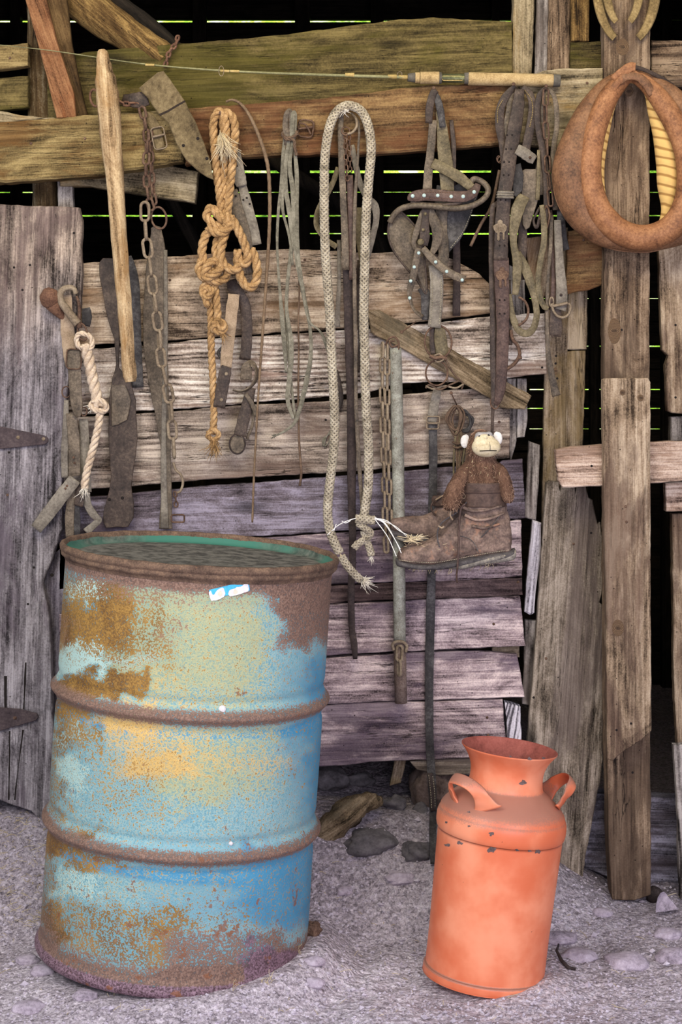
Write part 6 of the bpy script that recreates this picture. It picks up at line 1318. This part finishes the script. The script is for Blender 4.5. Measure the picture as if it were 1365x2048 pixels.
s_ = loftX([(792, 1118, 1126, 14, bd), (796, 1117, 1131, 30, bd), (815, 1121, 1134, 42, bd), (845, 1124, 1136, 50, bd), (880, 1122, 1136, 49, bd), (910, 1117, 1132, 44, bd), (935, 1112, 1128, 40, bd), (960, 1108, 1124, 38, bd), (1000, 1102, 1118, 37, bd), (1024, 1098, 1114, 30, bd), (1030, 1096, 1112, 14, bd)])
mk('welt', *s_, M['sole_edge'], t, 0, True)
mk('heel', *loftX([(955, 1118, 1128, 26, bd), (959, 1115, 1129, 33, bd), (985, 1110, 1125, 36, bd), (1015, 1103, 1121, 34, bd), (1028, 1100, 1117, 28, bd), (1032, 1099, 1113, 14, bd)]), M['sole'], t, 0, True)
mk('outsole', *loftX([(900, 1128, 1134, 38, bd), (920, 1123, 1136, 42, bd), (940, 1118, 1133, 40, bd), (960, 1112, 1127, 39, bd), (1000, 1104, 1116, 38.5, bd), (1030, 1098, 1110, 24, bd)]), M['sole'], t, 0, True)
stitches('welt_stitching', [(798, 1120, bd+34), (830, 1124, bd+47), (870, 1125, bd+51), (910, 1119, bd+46), (960, 1109, bd+40), (1020, 1100, bd+34)], M['stitch'], t, None, .004)
mk('eyelet', *tube(ringpts(928, 993, bd+41, 3.2, 4), .0008, 6, True), M['rust_lt'], t, 0, True)
for q in ([(930, 1008, bd+42), (922, 1018, bd+44), (919, 1050, bd+48), (918, 1090, bd+50), (916, 1130, bd+52), (914, 1150, bd+46), (915, 1165, bd+40)],):
    T('lace', q, (2.6, 1.8), 'leather_red', t)
T('lace', [(906, 1040, bd+44), (901, 1030, bd+46), (904, 1018, bd+44)], 1.8, 'fabric_strap', t)
T('lace', [(878, 1052, bd+44), (884, 1056, bd+48), (889, 1053, bd+46)], 1.8, 'fabric_strap', t)
bb2 = 36
t = TH('work_boot', 'scuffed brown work boot behind, its toe against the grey pipe', 'boot', 830, 1080, bb2)
foot = loftX([(780, 1048, 1056, 8, bb2+26), (783, 1041, 1060, 18, bb2+24), (795, 1035, 1062, 27, bb2+18), (815, 1033, 1068, 32, bb2+10), (840, 1032, 1072, 33, bb2+4), (860, 1026, 1078, 32, bb2), (878, 1010, 1082, 30, bb2), (895, 996, 1086, 28, bb2), (915, 985, 1085, 27, bb2), (940, 985, 1085, 26, bb2), (955, 990, 1080, 18, bb2)])
shaft = loftZ([(1050, 880, 950, 26, bb2), (1030, 884, 950, 26, bb2), (1010, 886, 950, 26, bb2), (1000, 890, 948, 24, bb2)])
fuse('upper', [foot, shaft], M['boot'], t, .0024, 3, (.018, .004))
cuff('tongue', [(1012, 866, 906, 14, bb2+16), (1000, 864, 908, 17, bb2+16), (992, 866, 906, 18, bb2+16)], M['boot_shaft'], t, .002)
T('tongue_edge', [(868, 1002, bb2+34), (863, 1012, bb2+33), (865, 1022, bb2+33), (872, 1032, bb2+33)], 1.8, 'boot_shaft', t)
mk('welt', *loftX([(778, 1056, 1064, 8, bb2+28), (783, 1057, 1070, 20, bb2+24), (800, 1060, 1075, 31, bb2+16), (830, 1066, 1081, 36, bb2+6), (855, 1072, 1088, 36, bb2), (875, 1078, 1092, 32, bb2), (900, 1082, 1094, 28, bb2)]), M['sole_edge'], t, 0, True)
mk('outsole', *loftX([(783, 1064, 1070, 14, bb2+24), (800, 1069, 1080, 29, bb2+16), (830, 1076, 1089, 34, bb2+6), (855, 1084, 1099, 34, bb2), (872, 1088, 1096, 28, bb2)]), M['sole'], t, 0, True)
T('lace', [(872, 1000, bb2+34), (884, 993, bb2+38), (894, 990, bb2+38), (900, 996, bb2+34)], 1.8, 'fabric_strap', t)
# straw stuck under the boots
mb = MB()
for i in range(34):
    x = R.uniform(820, 1020); y = 1134-(x-900)*.1+R.uniform(-2, 3) if x > 880 else 1136; p = D(x, y, bd+R.uniform(-20, 36)); q = p+Vector((R.uniform(-.012, .012), 0, R.uniform(-.016, .002))); mb.add(tube([p, (p+q)/2+Vector((.003, 0, 0)), q], .0006, 4))
for i in range(16):
    x = R.uniform(800, 920); p = D(x, R.uniform(1088, 1100), bd+R.uniform(30, 48)); q = p+Vector((R.uniform(-.01, .01), -.003, R.uniform(-.006, .006))); mb.add(tube([p, q], .0004, 4))
tag(mb.build('straw_wisps', M['straw'], None, False), 'wisps of dry straw clinging to the boot soles', 'straw', None, 'stuff')
# --- W: stuffed toy monkey in the boot
t = TH('stuffed_monkey', 'brown plush toy monkey with pale muzzle and ears sitting in the boot', 'toy', 962, 990, bd)
def caps(pts, n=16):
    s = smooth(pts, 6); return tube(DD(s), [L(p[3]) for p in s], n)
parts = [ball(D(964, 893, bd+4), (L(29), .030, L(33)), 28, 20), ball(D(963, 940, bd), (L(34), .030, L(36)), 28, 20), ball(D(964, 968, bd), (L(37), .033, L(34)), 28, 20),
         ball(D(960, 920, bd), (L(27), .026, L(22)), 20, 14),
         caps([(938, 932, bd, 11), (928, 945, bd+14, 13), (918, 962, bd+28, 15), (909, 985, bd+42, 18), (903, 1004, bd+48, 18), (902, 1016, bd+48, 14), (902, 1021, bd+48, 7)]),
         caps([(988, 930, bd, 10), (1000, 942, bd+6, 13), (1008, 960, bd+16, 14), (1014, 982, bd+26, 13.5), (1017, 998, bd+28, 11), (1017, 1006, bd+28, 6)])]
mon = fuse('body', parts, M['fur'], t, .0022, 3, (.006, .003))
mz = fuse('muzzle', [ball(D(973, 894, bd+32), (L(28), .022, L(20)), 28, 18), ball(D(970, 883, bd+31), (L(21), .018, L(15)), 20, 14)], M['muzzle'], t, .0016, 4)
br_ = fuse('face_patch', [ball(D(969, 876, bd+26), (L(19), .013, L(12)), 20, 14), ball(D(959, 871, bd+26), (L(8), .012, L(7)), 16, 12), ball(D(978, 870, bd+26), (L(8), .011, L(7)), 16, 12)], M['brow'], t, .0014, 4)
for x, y in ((960, 873), (978, 871)): MB().add(dome(D(x, y, bd+39.5), .0028, .0012)).build('eye', M['hole'], t)
T('mouth', [(960, 902, bd+51.5), (968, 901.5, bd+54), (977, 901, bd+54.5), (986, 901, bd+53), (994, 901.5, bd+48)], .9, 'hole', t)
T('mouth_seam', [(980, 884, bd+50), (981, 892, bd+53), (981, 900, bd+54)], .5, 'sole_edge', t)
for x, y, sx in ((930, 883, 1), (997, 877, -1)):
    fuse('ear', [ball(D(x, y, bd+6), (L(8.5), .006, L(13)), 18, 12), ball(D(x+3*sx, y-2, bd+5), (L(7), .005, L(12)), 18, 12)], M['ear'], t, .0014, 3)
mb = MB(); q = [D(948, 868, bd+10), D(955, 860, bd+10), D(964, 857, bd+8), D(976, 858, bd+4)]
for i in range(16):
    p = D(944+i*2.3, 867-7*math.sin(i/15*math.pi)+(2 if i < 3 else 0), bd+12-i*.3); mb.add(ball(p, .0026, 7, 5))
mb.build('head_seam', M['fur_tip'], t)
mb = MB(); rr = random.Random(12)
def furpts():
    for c_, r in ((D(964, 893, bd+4), (L(29), .030, L(33))), (D(963, 940, bd), (L(34), .030, L(36))), (D(964, 968, bd), (L(37), .033, L(34)))):
        for _ in range(500):
            n = Vector((rr.gauss(0, 1), -abs(rr.gauss(0, 1)), rr.gauss(0, 1))).normalized(); yield c_+Vector((n.x*r[0], n.y*r[1], n.z*r[2])), n
    for path in ([(938, 932, bd, 11), (928, 945, bd+14, 13), (918, 962, bd+28, 15), (909, 985, bd+42, 18), (903, 1004, bd+48, 18), (902, 1016, bd+48, 14)], [(988, 930, bd, 10), (1000, 942, bd+6, 13), (1008, 960, bd+16, 14), (1014, 982, bd+26, 13.5), (1017, 998, bd+28, 11)]):
        s = smooth(path, 8)
        for _ in range(420):
            p = rr.choice(s); n = Vector((rr.gauss(0, 1), -abs(rr.gauss(0, 1)), rr.gauss(0, .3))).normalized(); yield D(p[0], p[1], p[2])+n*L(p[3]), n
for p, n in furpts():
    if p.z < D(0, 964, bd).z and abs(p.x-D(964, 0, bd).x) < L(41) and p.y > D(0, 0, bd+43).y: continue
    dv = (n*.5+Vector((rr.uniform(-.4, .4), 0, -.9)))*rr.uniform(.0025, .0045); mb.add(tube([p-n*.001, p+dv], [.0006, .0003], 3))
tag(mb.build('pile', M['fur_tip'], t, False), kind='stuff')
mb = MB()
for _ in range(14):
    p = D(rr.uniform(925, 1000), rr.uniform(915, 965), bd+31+rr.uniform(0, 3)); a = rr.uniform(0, 6.28); mb.add(tube([p, p+Vector((math.cos(a), 0, math.sin(a)))*rr.uniform(.003, .008)], .0004, 4))
mb.build('straw_bits', M['straw'], t, False)
